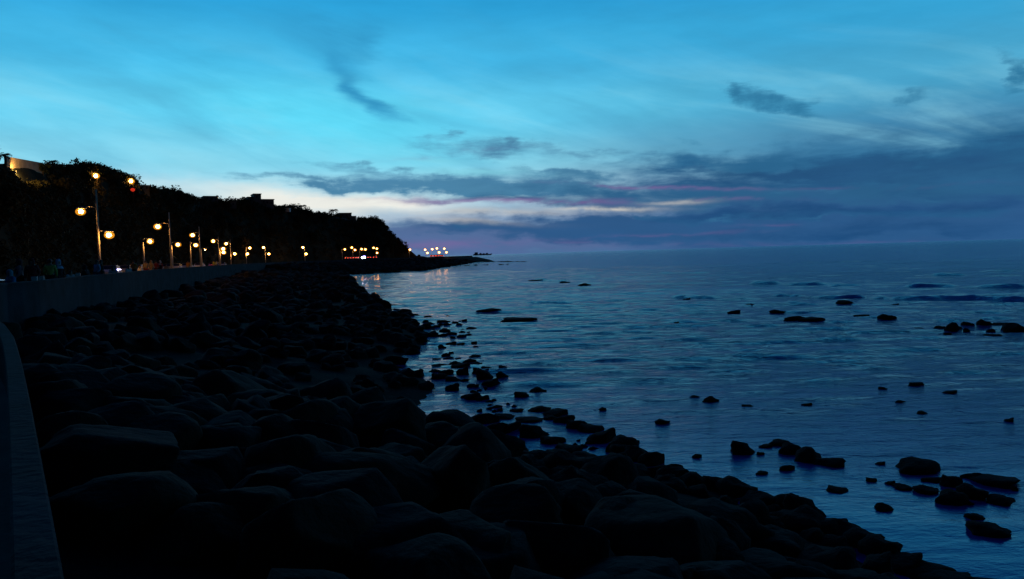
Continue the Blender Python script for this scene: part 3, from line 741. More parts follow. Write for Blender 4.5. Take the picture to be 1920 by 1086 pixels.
# double luminaires: (pole px, distance, [(lamp px, lamp py)...])
tall = [
 (187, 65, 355, [(152, 397), (204, 441)], 1.0, 'tall street lamp with two lit heads, nearest on the promenade'),
 (321, 94, 398, [(296, 425)], 1.15, 'second tall street lamp along the wall with one large glowing head'),
 (376, 130, 425, [(361, 441)], 1.2, 'third tall street lamp, slim pole beside the parked cars'),
 (411, 168, 444, [(400, 452)], 1.3, 'fourth tall street lamp, behind the yellow lit bystanders'),
 (433, 196, 449, [(424, 457), (440, 476)], 1.3, 'fifth tall street lamp, carrying an upper left and a lower right head'),
 (462, 250, 463, [(468, 465), (464, 476)], 1.5, 'street lamp with two stacked heads where the lamps thin out'),
 (498, 280, 463, [(494, 464), (504, 476)], 1.5, 'street lamp alone right of the stacked pair, heads on both sides'),
 (572, 320, 462, [(568, 464), (574, 476)], 1.7, 'isolated double headed street lamp below the dark middle of the hill'),
 (642, 365, 466, [(646.5, 467.5)], 1.8, 'single headed street lamp at the left end of the far cluster'),
 (662, 372, 464, [(661, 464), (665.5, 468.5)], 2.0, 'street lamp above the row of red tail lights'),
 (675, 385, 466, [(678, 467), (685, 467.5)], 2.0, 'street lamp with twin level heads above the white blue light'),
 (706, 405, 463, [(700.5, 464.5), (705.5, 466), (707, 474)], 2.0, 'street lamp with three glowing heads right of the white blue light'),
 (768, 462, 467, [(768.5, 468)], 2.3, 'lone street lamp where the hill slope meets the road'),
 (799, 482, 466, [(797, 468), (801.5, 474)], 2.4, 'leftmost lamp of the group on the bare headland tip'),
 (810, 490, 466, [(810, 467)], 2.4, 'single headed lamp second from left on the headland tip'),
 (821, 497, 464, [(819.5, 465.5), (823.5, 473)], 2.4, 'lamp third from left on the headland tip above the red lights'),
 (835, 505, 465, [(833, 466), (837, 473)], 2.4, 'rightmost lamp of the group on the headland tip'),
]
def place_lamp(ppx, d, toppy, heads, big, label, z=None, group='street lamps along the coast road', h0=None):
    base = at_y(ppx, 490, d); zb = prom_z(d) if z is None else z
    # correct base x so that the pole foot lies under the photographed pole
    far = d > 330
    topz = at_y(ppx, toppy, d).z
    bx = at_y(ppx - .03 * 0, (487 + 0), d).x
    t, head = tall_lamp(bx, d, zb, 0.0, top=topz - zb, big=big, far=far)
    for hx, hy in heads:
        q = at_y(hx, hy, d); dx = q.x - bx
        if abs(dx) < .35: dx = math.copysign(.35, dx if dx else 1)
        head(dx - math.copysign(.2, dx) if abs(dx) > .5 else dx * .5, q.z - zb + .12)
    tag(t, label, 'street lamp', group); return t
for q in tall: place_lamp(*q)
short = [(270, 86, 455, [(281, 453)], .95, 'short promenade lamp on its own pole behind the orange clad group'),
         (323, 105, 460, [(333.5, 459)], 1.0, 'short promenade lamp tucked behind the second tall pole'),
         (358, 112, 452, [(367, 460)], 1.0, 'short promenade lamp in front of the third tall pole'),
         (413, 150, 466, [(418.5, 466.5), (419, 473.5)], 1.2, 'short lamp with two heads close together behind the fourth tall pole'),
         (378, 150, 468, [(384.5, 469)], .45, 'dim small lamp low right of the third tall pole')]
for q in short: place_lamp(*q, group='short promenade lamps')
# lamps on the hillside
def hill_lamp(px, py, big, label, glass='sodium', ph=4.0, back=5.0, cat='street lamp', name='hillside_lamp'):
    h = hill_hit(px, py + 6) or at_y(px, py, 130)
    d = (h - EYE).normalized(); q = h - d * back
    gz = hill_z(q.x, q.y)
    z = at_y(px, py, q.y).z
    if z - gz < .6: gz = z - 1.0
    t = empty(name, (q.x, q.y, gz))
    bm = bmesh.new(); tube(bm, [(.0, .3, -.3), (0, .3, z - gz + .3)], .05, 8); obj('pole', bm, M['bark'], t, True)
    bm = bmesh.new(); tube(bm, [(0, .3, z - gz + .28), (0, .05, z - gz + .3)], .03, 6); a = obj('arm', bm, M['housing'], t, True)
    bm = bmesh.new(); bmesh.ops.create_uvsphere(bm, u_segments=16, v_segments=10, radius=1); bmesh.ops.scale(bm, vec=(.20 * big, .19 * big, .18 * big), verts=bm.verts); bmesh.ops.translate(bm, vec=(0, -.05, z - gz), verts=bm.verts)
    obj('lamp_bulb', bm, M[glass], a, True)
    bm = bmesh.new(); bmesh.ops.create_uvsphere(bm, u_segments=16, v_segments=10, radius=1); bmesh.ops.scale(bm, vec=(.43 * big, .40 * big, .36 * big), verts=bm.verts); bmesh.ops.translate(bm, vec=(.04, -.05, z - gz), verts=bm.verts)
    obj('lamp_glow_glass', bm, M['halo' if glass == 'sodium' else 'halo_red'], a, True)  # added emissive shell imitating the glow around the hillside bulb
    bm = bmesh.new(); bmesh.ops.create_cone(bm, cap_ends=True, segments=14, radius1=.3 * big, radius2=.1, depth=.12); bmesh.ops.translate(bm, vec=(0, -.05, z - gz + .29 * big), verts=bm.verts); obj('lamp_housing', bm, M['housing'], a)
    tag(t, label, cat); return q
hill_lamp(180, 330, 1.5, 'orange lamp among the bushes high on the hill above the nearest tall pole')
hill_lamp(246, 340, 1.7, 'bright orange lamp near the ridge beside the small lit house')
hill_lamp(249, 356, 1.0, 'small red light on a post under the bright ridge lamp', 'red', back=9.0, cat='signal light', name='red_light')

# ------------------------------------------------------------------ vegetation
def leaf_cloud(seed, n, lobes, size, squash=.8):
    rg = np.random.RandomState(seed); cs = []
    for i in range(lobes):
        a = rg.rand() * 6.28; r_ = rg.rand() ** .5 * .62; cs.append((math.cos(a) * r_, math.sin(a) * r_, .15 + rg.rand() * .95, .28 + .26 * rg.rand()))
    V = []; Fc = []
    for i in range(n):
        cx, cy, cz, cr = cs[rg.randint(lobes)]
        d = rg.normal(size=3); d /= np.linalg.norm(d); p = np.array([cx, cy, cz]) + d * cr * (rg.rand() ** .35) * (1 + .25 * rg.rand())
        p[2] *= squash
        a = rg.normal(size=3); a /= np.linalg.norm(a); b = np.cross(a, rg.normal(size=3)); b /= np.linalg.norm(b); s = size * (.6 + .8 * rg.rand())
        k_ = len(V); V += [tuple(p + a * s), tuple(p + b * s * .5), tuple(p - a * s), tuple(p - b * s * .5)]; Fc.append((k_, k_ + 1, k_ + 2, k_ + 3))
    return V, Fc
TV = []
for i in range(6):
    V_, F_ = leaf_cloud(40 + i, 900, 7 + i % 3, .10); TV.append(frommesh('crown', V_, F_, M['leaf'] if i % 2 else M['leaf2']))
bm = bmesh.new(); tube(bm, [(0, 0, -.6), (.03, 0, .2), (-.02, .02, .55)], [.07, .05, .025], 7); tube(bm, [(.02, 0, .15), (.25, .1, .5)], [.035, .015], 6); tube(bm, [(.02, 0, .18), (-.22, -.1, .55)], [.035, .015], 6)
trunk_me = bpy.data.meshes.new('trunk'); bm.to_mesh(trunk_me); bm.free(); trunk_me.materials.append(M['bark'])
def tree(x, y, z, r, h, label, group=None):
    t = empty('tree', (x, y, z), random.uniform(0, 6.28))
    obj('trunk', trunk_me, parent=t, sc=(r, r, h)); obj('crown', random.choice(TV), parent=t, sc=(r, r, h))
    tag(t, label, 'tree', group)
def palm_mesh(seed):
    rg = random.Random(seed); V = []; Fc = []
    for k_ in range(36):
        a = rg.uniform(0, 6.28); up = rg.uniform(-.1, 1.1); ln_ = rg.uniform(.8, 1.1); pts = []
        for i in range(7):
            s = i / 6 * ln_; pts.append(Vector((math.cos(a) * s * math.cos(up * .6), math.sin(a) * s * math.cos(up * .6), math.sin(up) * s - .75 * s * s)))
        sd_ = Vector((-math.sin(a), math.cos(a), 0))
        for i in range(6):
            for sgn in (-1, 1):
                p, q = pts[i], pts[i + 1]; mid = q + sd_ * sgn * .30 * math.sin(PI * (i + 1) / 7) - Vector((0, 0, .09))
                kk = len(V); V += [tuple(p), tuple(p.lerp(q, .6)), tuple(mid)]; Fc.append((kk, kk + 1, kk + 2))
    return frommesh('frond_crown', V, Fc, M['leaf'])
PM = [palm_mesh(s) for s in (1, 2, 3)]
def palm(px, py, d, r, label, group=None, ph=3.0):
    p = at_y(px, py, d); gz = min(hill_z(p.x, p.y), p.z - .8)
    t = empty('palm_tree', (p.x, p.y, gz)); h = p.z - gz
    bm = bmesh.new(); tube(bm, [(0, 0, -.3), (.05, 0, h * .5), (0, 0, h)], [.2, .15, .14], 8); obj('trunk', bm, M['bark'], t, True)
    obj('frond_crown', random.choice(PM), parent=t, loc=(0, 0, h), sc=(r, r, r)); tag(t, label, 'palm tree', group)
palm(9, 291, 101, 1.0, 'small palm at the far left of the ridge over the lit wall')
palm(98, 304, 124, 1.25, 'round headed palm standing clear right of the lit wall')
palm(566, 387, 381, 3.0, 'left palm of the pair on the ridge right of the castle like house')
palm(553, 387, 380, 2.6, 'right leaning palm among the bushes past the castle like house')
palm(625, 395, 428, 3.3, 'palm beside the flat roofed terrace house on the ridge')
# ridge trees following the photographed skyline
sky_tr = [(80, 309, 1.2), (88, 312, .9), (108, 314, 1.2), (118, 312, 1.5), (128, 313, 1.6), (137, 315, 1.3), (148, 310, 1.8), (155, 309, 1.9), (163, 311, 1.8), (172, 311, 1.8), (181, 311, 1.8), (190, 313, 1.8), (199, 317, 1.7),
          (208, 320, 1.6), (217, 322, 1.6), (227, 325, 1.5), (236, 328, 1.5), (246, 332, 1.6), (250, 337, 1.3), (288, 354, 1.6), (297, 356, 1.5), (306, 358, 1.6), (318, 355, 2.4), (326, 360, 1.8), (336, 362, 1.8), (346, 366, 1.8), (356, 369, 2), (366, 371, 2),
          (374, 376, 1.2), (412, 375, 2.0), (424, 380, 2.0), (436, 378, 2.2), (443, 376, 2.8), (450, 377, 2.8), (457, 372, 2.2), (464, 377, 1.8), (520, 388, 2.4), (532, 388, 2.6), (541, 386, 3.2), (549, 388, 3.4), (558, 391, 3.0), (572, 394, 3.0), (584, 398, 2.6), (598, 398, 2.8), (606, 400, 3.0),
          (614, 401, 3.4), (632, 402, 3.0), (676, 414, 2.8), (686, 412, 3.6), (692, 410, 4.0), (698, 410, 4.0), (705, 411, 4.0), (711, 414, 3.6), (717, 420, 3.0), (724, 426, 2.6), (731, 434, 2.4), (738, 441, 2.0), (745, 448, 1.8)]
def crest_d(px):
    best = min(range(len(CR)), key=lambda i: 1e9 if i < 3 else abs(frame_px(Vector(CR[i][1]))[0] - px))
    pxs = [(frame_px(Vector(c[1]))[0], c[1][1]) for c in CR[3:]]
    for (a, da), (b, db) in zip(pxs, pxs[1:]):
        if a <= px <= b: return da + (db - da) * (px - a) / (b - a)
    return pxs[0][1] if px < pxs[0][0] else pxs[-1][1]
FC = at_y(35, 300, crest_d(35))
for px, py, r in sky_tr:
    r *= 1.2 if px < 450 else 1.0
    d = crest_d(px) - 1.0; h = r * random.uniform(.9, 1.2); top = at_y(px, py - 2, d); tree(top.x, d, top.z - h * .95, r, h,
        'dark tree crown on the left ridge above the promenade' if px < 270 else 'dark tree crown on the middle ridge between the houses' if px < 620 else 'dark wind shaped tree at the seaward end of the ridge',
        'trees on the left ridge' if px < 270 else 'trees on the middle ridge' if px < 620 else 'trees at the end of the ridge')
# trees on the slope
for i in range(70):
    y = random.uniform(40, 430); t = random.uniform(.12, .95); p, n = wall_at(y); foot = p + n * 17.3; c = Vector(lerp_table(CR, y)); q = foot.lerp(c, t)
    r = random.uniform(1.2, 2.2) * (1 + y / 260)
    if (q.x - FC.x) ** 2 + (q.y - FC.y) ** 2 < 140: continue
    tree(q.x, q.y, hill_z(q.x, q.y) - .3, r, r * .9, 'dim bushy tree on the dark face of the hill', 'trees on the dark hill face')
V_, F_ = [], []
base_clouds = [leaf_cloud(80 + i, 46, 4, .16) for i in range(5)]
for i in range(5200):
    y = random.uniform(10, 480) if i % 2 else random.uniform(30, 110) if i % 4 else random.uniform(95, 220); t = random.random(); p, n = wall_at(y); foot = p + n * 17.3; c = Vector(lerp_table(CR, y)); q = foot.lerp(c, t)
    z = hill_z(q.x, q.y) - .2; fp = frame_px(Vector((q.x, q.y, z + 1)))
    if fp and fp[0] < 90 and fp[1] < 322: continue
    if fp and 256 < fp[0] < 290 and fp[1] < 366 and q.y > 150: continue
    if (q.x - FC.x) ** 2 + (q.y - FC.y) ** 2 < 70 and z > FC.z - 3.5: continue
    r = random.uniform(.5, 1.2) * (1 + y / 300); cv, cf = random.choice(base_clouds); k_ = len(V_)
    V_ += [(q.x + a * r, q.y + b * r, z + c2 * r * .9) for a, b, c2 in cv]; F_ += [tuple(j + k_ for j in ff) for ff in cf]
o_ = obj('hillside_scrub', frommesh('hillside_scrub', V_, F_, M['leaf2'])); tag(o_, 'dark scrub covering the whole face of the hill', 'scrub', kind='stuff')

# ------------------------------------------------------------------ buildings on the ridge
def house(name, d, blocks, label, mt, windows=(), cat='house', depth=6):
    """blocks: (px0, px1, py_top, py_bottom, depth offset)"""
    x0 = at_y(blocks[0][0], 400, d).x; x1 = at_y(blocks[0][1], 400, d).x
    zb = min(min(at_y(b[0], b[3], d).z for b in blocks) - 1.5, min(hill_z(x0, d), hill_z(x1, d)) - .5)
    zb = max(zb, min(at_y(b[0], b[3], d).z for b in blocks) - 2.5)
    t = empty(name, ((x0 + x1) / 2, d, zb), math.atan2(-(x0 + x1) / 2, d) + R(9)); ox = (x0 + x1) / 2
    for bi, (a, b, pt, pb, off) in enumerate(blocks):
        p = at_y(a, pt, d); q = at_y(b, pt, d); zt = at_y((a + b) / 2, pt, d).z; w = q.x - p.x
        bm = bmesh.new(); box(bm, ((p.x + q.x) / 2 - ox, depth / 2 + off, (zt - .3 - zb) / 2), (w, depth, zt - .3 - zb)); obj('wall', bm, mt, t)
        bm = bmesh.new(); box(bm, ((p.x + q.x) / 2 - ox, depth / 2 + off, zt - zb - .148), (w + .5, depth + .5, .3)); obj('roof', bm, mt, t)
    for (wx, wy, ww, wh) in windows:
        p = at_y(wx, wy, d); q = at_y(wx + ww, wy + wh, d)
        bm = bmesh.new(); box(bm, ((p.x + q.x) / 2 - ox, -.02, (p.z + q.z) / 2 - zb), (q.x - p.x, .10, p.z - q.z)); f_ = obj('window', bm, M['plaster'], t)
        bm = bmesh.new(); box(bm, ((p.x + q.x) / 2 - ox, -.05, (p.z + q.z) / 2 - zb), ((q.x - p.x) * .8, .10, (p.z - q.z) * .8)); obj('pane', bm, M['darkglass'], f_)
    tag(t, label, cat); return t
house('cottage', crest_d(272) - 4, [(263, 279, 347, 353, 0)], 'small pale house below the ridge beside the bright orange lamp', M['plaster2'], [(266, 349.5, 3, 3), (273, 350.5, 3, 3)], depth=6)
house('flat_roofed_house', crest_d(396) + 1, [(383, 408, 367.5, 378, 0)], 'low flat roofed block on the ridge left of the castle like house', M['plaster'], [(387, 370, 4, 4), (395, 371, 4, 4), (402, 371.5, 4, 4)])
house('stepped_house', crest_d(485) + 1, [(476, 489, 363, 390, 0), (466, 477, 369, 390, 1), (489, 513, 372.5, 392, .6), (458, 467, 376, 390, 1.4)], 'large stepped castle like house, tallest building on the ridge', M['plaster'],
      [(480, 367, 3, 4), (492, 376, 3.5, 4), (499, 377, 3.5, 4), (506, 378, 3.5, 4), (469, 374, 3, 4)], depth=8)
house('long_low_house', crest_d(420) + 1, [(410, 442, 377.5, 386, 0)], 'long low pale wall like building between two ridge houses', M['plaster'], [(416, 380, 4, 3), (426, 380, 4, 3), (435, 381, 4, 3)])
house('terrace_house', crest_d(650) + 1, [(636, 659, 399, 412, 0), (659, 668, 404.5, 412, .6)], 'flat roofed terrace house with an overhanging slab near the headland', M['plaster'], [(640, 402, 4, 4), (648, 402.5, 4, 4)])
# pale retaining walls below the ridge
def ridge_wall(px0, py0, px1, py1, hpx, label, mt, n=10, back=0):
    t = None; v = []; f = []
    for i in range(n + 1):
        s = i / n; px = px0 + (px1 - px0) * s; py = py0 + (py1 - py0) * s; d = crest_d(px) - 2.5 - back
        a = at_y(px, py, d); b = at_y(px, py + hpx * (1.3), d); v += [(a.x, d, a.z), (a.x, d, b.z - 1), (a.x, d + .4, a.z), (a.x, d + .4, b.z - 1)]
    for i in range(n):
        a = i * 4; b = a + 4; f += [(a, a + 1, b + 1, b), (a, b, b + 2, a + 2), (a + 2, b + 2, b + 3, a + 3)]
    f += [(0, 2, 3, 1), (n * 4, n * 4 + 1, n * 4 + 3, n * 4 + 2)]
    o = obj('retaining_wall', frommesh('retaining_wall', v, f, mt)); tag(o, label, 'wall'); return o
ridge_wall(10, 293, 76, 305, 8, 'floodlit ochre wall crowning the hill at the far left', M['plaster2'], back=-1.9)
ridge_wall(520, 392, 600, 402, 6, 'pale garden wall on the ridge below the pair of palms', M['plaster'])
ridge_wall(672, 418, 722, 424, 5, 'pale terrace wall under the trees at the seaward end of the ridge', M['plaster'])
ridge_wall(598, 402, 672, 413, 6, 'pale plinth wall under the terrace house', M['plaster'], back=1)
# floodlight lighting the ochre wall
d_ = crest_d(25) - 2.6; p_ = at_y(25, 306, d_)
fz_ = hill_z(p_.x, d_) + .1; t = empty('floodlight', (p_.x, d_, fz_)); bm = bmesh.new(); box(bm, (0, 0, .15), (.5, .25, .35), 0, .03); obj('lamp_housing', bm, M['housing'], t)
bm = bmesh.new(); box(bm, (0, .14, .2), (.42, .05, .26)); obj('lamp_glow_glass', bm, M['flood'], t); tag(t, 'small floodlight at the foot of the ochre hilltop wall', 'floodlight')
sl_ = bpy.data.lights.new('floodlight_beam', 'SPOT'); sl_.energy = 1600; sl_.color = (1, .55, .14); sl_.spot_size = R(150); sl_.spot_blend = .8; sl_.shadow_soft_size = .15
so_ = bpy.data.objects.new('floodlight_beam', sl_); C.objects.link(so_); so_.parent = t; so_.location = (0, .25, .3); so_.rotation_euler = (R(98), 0, R(12))
# small light patch on the slope
h_ = hill_hit(535, 396)
if h_:
    t = empty('garden_shed', (h_.x, h_.y - 1, h_.z - .5)); bm = bmesh.new(); box(bm, (0, 0, .8), (5, 2, 1.6)); obj('wall', bm, M['plastic_white'], t)
    bm = bmesh.new(); box(bm, (0, 0, 1.68), (5.4, 2.4, .15)); obj('roof', bm, M['plastic_white'], t); tag(t, 'tiny white hut on the slope below the ridge palms', 'hut')

# ------------------------------------------------------------------ ship
p_ = at_y(905, 476, 5200)
t = empty('ship', (p_.x, 5200, 0)); sc_ = 5200 / FPX
bm = bmesh.new()
hull = [(-18, 0), (-17, 3.2), (-10, 2.4), (14, 2.4), (18, 3.6), (16, 0)]
fr = [bm.verts.new((x * sc_, -8, z * sc_ * .9)) for x, z in hull]; bk = [bm.verts.new((x * sc_, 8, z * sc_ * .9)) for x, z in hull]
bm.faces.new(fr); bm.faces.new(bk[::-1])
for i in range(6): bm.faces.new((fr[i], bk[i], bk[(i + 1) % 6], fr[(i + 1) % 6]))
obj('hull', bm, M['ship'], t)
bm = bmesh.new(); box(bm, (-12 * sc_, 0, 4.0 * sc_), (6 * sc_, 12, 3.6 * sc_)); obj('superstructure', bm, M['ship'], t)
for x_, h2 in ((-4, 2.2), (2, 1.6), (8, 2.0)):
    bm = bmesh.new(); box(bm, (x_ * sc_, 0, (2.1 + h2 / 2) * sc_), (4 * sc_, 12, h2 * sc_)); obj('deck_cargo', bm, M['ship'], t)
tag(t, 'faint grey cargo ship on the horizon right of the headland', 'ship')

# ------------------------------------------------------------------ people
def skin_mesh(name, verts, edges, radii, material, lvl=2):
    me = bpy.data.meshes.new(name); me.from_pydata(verts, edges, []); o = bpy.data.objects.new(name, me); C.objects.link(o)
    md = o.modifiers.new('s', 'SKIN'); md.use_smooth_shade = True
    lay = me.skin_vertices[0] if len(me.skin_vertices) else None
    if lay is None:
        bm = bmesh.new(); bm.from_mesh(me); bm.verts.layers.skin.verify(); bm.to_mesh(me); bm.free(); lay = me.skin_vertices[0]
    for i, r in enumerate(radii):
        lay.data[i].radius = (r, r) if isinstance(r, float) else r; lay.data[i].use_root = (i == 0)
    sb = o.modifiers.new('b', 'SUBSURF'); sb.levels = lvl
    dg = bpy.context.evaluated_depsgraph_get(); m2 = bpy.data.meshes.new_from_object(o.evaluated_get(dg)); m2.name = name
    bpy.data.objects.remove(o); m2.materials.clear(); m2.materials.append(material)
    for p in m2.polygons: p.use_smooth = True
    return m2
def person_meshes(pose):
    if pose == 'stand':
        P = dict(pel=(0, 0, .95), sp=(0, 0, 1.15), ch=(0, 0, 1.36), nk=(0, .0, 1.50), hd=(0, .01, 1.60), tp=(0, .01, 1.72),
                 lh=(.10, 0, .90), lk=(.11, .03, .50), la=(.11, -.01, .09), lt=(.12, .15, .03), rh=(-.10, 0, .90), rk=(-.12, .02, .50), ra=(-.13, -.02, .09), rt=(-.15, .13, .03),
                 ls=(.19, 0, 1.42), le=(.26, -.02, 1.15), lw=(.24, .08, .92), lf=(.23, .11, .83), rs=(-.19, 0, 1.42), re=(-.26, -.03, 1.15), rw=(-.20, .12, .98), rf=(-.15, .17, .93))
    else:
        P = dict(pel=(0, 0, .12), sp=(0, .02, .32), ch=(0, .05, .53), nk=(0, .08, .67), hd=(0, .10, .77), tp=(0, .11, .89),
                 lh=(.10, .05, .12), lk=(.14, .48, .16), la=(.13, .50, -.28), lt=(.14, .64, -.34), rh=(-.10, .05, .12), rk=(-.13, .47, .16), ra=(-.15, .44, -.28), rt=(-.16, .58, -.34),
                 ls=(.19, .05, .59), le=(.25, .12, .34), lw=(.17, .34, .24), lf=(.12, .41, .22), rs=(-.19, .05, .59), re=(-.25, .12, .34), rw=(-.16, .35, .24), rf=(-.11, .42, .22))
    Rr = dict(pel=.15, sp=.13, ch=.16, nk=.06, hd=.095, tp=.07, lh=.10, lk=.065, la=.045, lt=.035, rh=.10, rk=.065, ra=.045, rt=.035, ls=.07, le=.045, lw=.032, lf=.03, rs=.07, re=.045, rw=.032, rf=.03)
    E = [('pel', 'sp'), ('sp', 'ch'), ('ch', 'nk'), ('nk', 'hd'), ('hd', 'tp'), ('pel', 'lh'), ('lh', 'lk'), ('lk', 'la'), ('la', 'lt'), ('pel', 'rh'), ('rh', 'rk'), ('rk', 'ra'), ('ra', 'rt'), ('ch', 'ls'), ('ls', 'le'), ('le', 'lw'), ('lw', 'lf'), ('ch', 'rs'), ('rs', 're'), ('re', 'rw'), ('rw', 'rf')]
    def sub(keys, extra, mul, name, mt, fix={}):
        ks_ = [k_ for k_ in keys]; ix = {k_: i for i, k_ in enumerate(ks_)}
        return skin_mesh(name, [P[k_] for k_ in ks_], [(ix[a], ix[b]) for a, b in E if a in ix and b in ix], [float(fix.get(k_, Rr[k_] * mul + extra)) for k_ in ks_], mt)
    body = sub(list(P), 0, 1.0, 'body', M['skin'])
    shirt = sub(['pel', 'sp', 'ch', 'ls', 'le', 'rs', 're', 'lw', 'rw'], .018, 1.05, 'shirt', M['white'], dict(lw=.04, rw=.04))
    trous = sub(['pel', 'lh', 'lk', 'la', 'rh', 'rk', 'ra'], .018, 1.04, 'trousers', M['navy'], dict(la=.07, ra=.07))
    bm = bmesh.new(); bmesh.ops.create_uvsphere(bm, u_segments=14, v_segments=10, radius=1); h = Vector(P['hd'])
    for v_ in list(bm.verts):
        if v_.co.z < -.35 or (v_.co.y > .45 and v_.co.z < .35): v_.co *= .75
    bmesh.ops.scale(bm, vec=(.108, .118, .125), verts=bm.verts); bmesh.ops.translate(bm, vec=(h.x, h.y - .012, h.z + .05), verts=bm.verts)
    hair = bpy.data.meshes.new('hair'); bm.to_mesh(hair); bm.free(); hair.materials.append(M['hair'])
    # headscarf falling on the shoulders
    bm = bmesh.new()
    rr = []
    for (z, rx, ry, oy) in ((.19, .02, .02, 0), (.17, .07, .08, 0), (.08, .12, .13, -.01), (-.03, .115, .12, -.01), (-.12, .11, .11, -.01), (-.20, .20, .15, -.01), (-.30, .25, .17, 0)):
        rr.append([bm.verts.new((h.x + rx * math.cos(a * PI / 8), h.y + oy + ry * math.sin(a * PI / 8) - (.05 if (2 < a < 6 and -.13 < z < .1) else 0), h.z + z)) for a in range(16)])
    for a_, b_ in zip(rr, rr[1:]):
        for k_ in range(16): bm.faces.new((a_[k_], b_[k_], b_[(k_ + 1) % 16], a_[(k_ + 1) % 16]))
    bm.faces.new(rr[0]); scarf = bpy.data.meshes.new('headscarf'); bm.to_mesh(scarf); bm.free(); scarf.materials.append(M['white'])
    # long robe
    bm = bmesh.new(); rr = []
    prof = ((.04, .27, .25), (.4, .24, .21), (.85, .20, .17), (1.1, .17, .14), (1.38, .21, .145), (1.46, .14, .11)) if pose == 'stand' else ((-.30, .28, .26), (.0, .30, .30), (.12, .27, .26), (.32, .19, .17), (.55, .22, .16), (.63, .13, .11))
    for (z, rx, ry) in prof:
        yo = .05 if pose != 'stand' else 0; fy = .28 if (pose != 'stand' and z < .2) else 0
        rr.append([bm.verts.new((rx * math.cos(a * PI / 10) * (1 + .05 * math.sin(a * 3)), yo + fy * .5 + (ry + fy) * math.sin(a * PI / 10), z)) for a in range(20)])
    for a_, b_ in zip(rr, rr[1:]):
        for k_ in range(20): bm.faces.new((a_[k_], a_[(k_ + 1) % 20], b_[(k_ + 1) % 20], b_[k_]))
    robe = bpy.data.meshes.new('robe'); bm.to_mesh(robe); bm.free(); robe.materials.append(M['black'])
    for m_ in (scarf, robe, hair):
        for p in m_.polygons: p.use_smooth = True
    return dict(body=body, shirt=shirt, trousers=trous, hair=hair, headscarf=scarf, robe=robe)
PMESH = {'stand': person_meshes('stand'), 'sit': person_meshes('sit')}
def setm(o, m):
    o.material_slots[0].link = 'OBJECT'; o.material_slots[0].material = M[m]
def cross_y(px):
    for i in range(1, len(wl)):
        if wl[i].y > 24.5:
            q = frame_px(Vector((wl[i].x, wl[i].y, top_z(wl[i].y))))
            if q and q[0] >= px: return wl[i].y
    return 60
def person(px, d, pose, face, label, top, low=None, scarf=None, robe=None, off=None, scale=1.0):
    scale *= .94
    yc = cross_y(px); d = min(max(d, yc + 1.0), yc + 9) if off != 'wall' else yc
    p = at_y(px, 505, d); w, n = wall_at(d)
    # seated people sit on the wall top; standing ones on the promenade
    if pose == 'sit' and off == 'wall': x, y, z = w.x, w.y, top_z(d) - .0
    elif pose == 'sit': x, y, z = p.x, d, prom_z(d) + .42
    else: x, y, z = p.x, d, prom_z(d) + .01
    t = empty('person', (x, y, z), R(face), scale); pm = PMESH[pose]
    obj('body', pm['body'], parent=t)
    if robe: setm(obj('robe', pm['robe'], parent=t), robe)
    s = obj('shirt', pm['shirt'], parent=t); setm(s, top)
    if low: setm(obj('trousers', pm['trousers'], parent=t), low)
    if scarf: setm(obj('headscarf', pm['headscarf'], parent=t), scarf)
    else: obj('hair', pm['hair'], parent=t)
    tag(t, label, 'person', 'people along the sea wall'); return t
# on the wall at the far left
person(22, 26.3, 'sit', 150, 'person in bright blue sitting low at the far left', 'blue', None, 'teal', 'blue', None, .95)
person(36, 26, 'stand', 120, 'person in black with a pinkish scarf behind the blue seated one', 'pink', 'black', 'maroon', 'black')
person(60, 26.8, 'stand', 200, 'person in a long dark red dress near the left edge', 'maroon', None, 'maroon', 'red')
person(94, 30, 'stand', 20, 'person in dark clothes with a yellow green top by the wall', 'yellow', 'black')
person(110, 31, 'stand', 250, 'person in black with a pale blue white headscarf', 'black', 'black', 'ltblue', 'black')
person(131, 36, 'sit', 230, 'small figure in white sitting by the wall', 'white', 'grey', None, None, None, .8)
person(162, 38, 'sit', 90, 'dark hunched figure sitting left of the nearest lamp post', 'black', 'black', 'black', None, None, 1.1)
person(182, 42, 'stand', 150, 'person in a light blue top standing at the nearest lamp post', 'ltblue', 'navy')
person(190, 43, 'stand', 300, 'dark clothed person right against the nearest lamp post', 'black', 'black')
person(212, 46, 'sit', 200, 'person in a white shirt sitting alone right of the lamp post', 'white', 'navy')
person(240, 60, 'sit', 240, 'person in white crouching at the left end of the bright group', 'white', 'maroon')
person(251, 62, 'stand', 180, 'person in a plain orange shirt in the bright group', 'orange', 'black')
person(264, 62, 'sit', 150, 'person in pale grey white sitting next to the orange shirt', 'white', 'ltblue')
person(274, 65, 'stand', 200, 'person in ochre top under the short lamp pole', 'tan', 'maroon')
person(284, 66, 'stand', 160, 'tall person in tan right of the short lamp pole', 'tan', 'tan', 'tan')
person(293, 66, 'stand', 190, 'person in red top in the bright group', 'red', 'maroon')
person(301, 68, 'stand', 170, 'person in white and red headscarf at the right of the bright group', 'red', 'red', 'white', 'maroon')
person(312, 72, 'sit', 200, 'person in tan and white sitting at the foot of the second tall lamp', 'tan', 'white')
person(353, 92, 'stand', 180, 'person in ochre standing between the parked white cars', 'orange', 'tan')
person(402, 118, 'stand', 180, 'person in yellow white under the fourth lamp', 'yellow', 'tan')
person(407, 116, 'stand', 140, 'person in pale clothes beside the fourth lamp', 'white', 'tan')

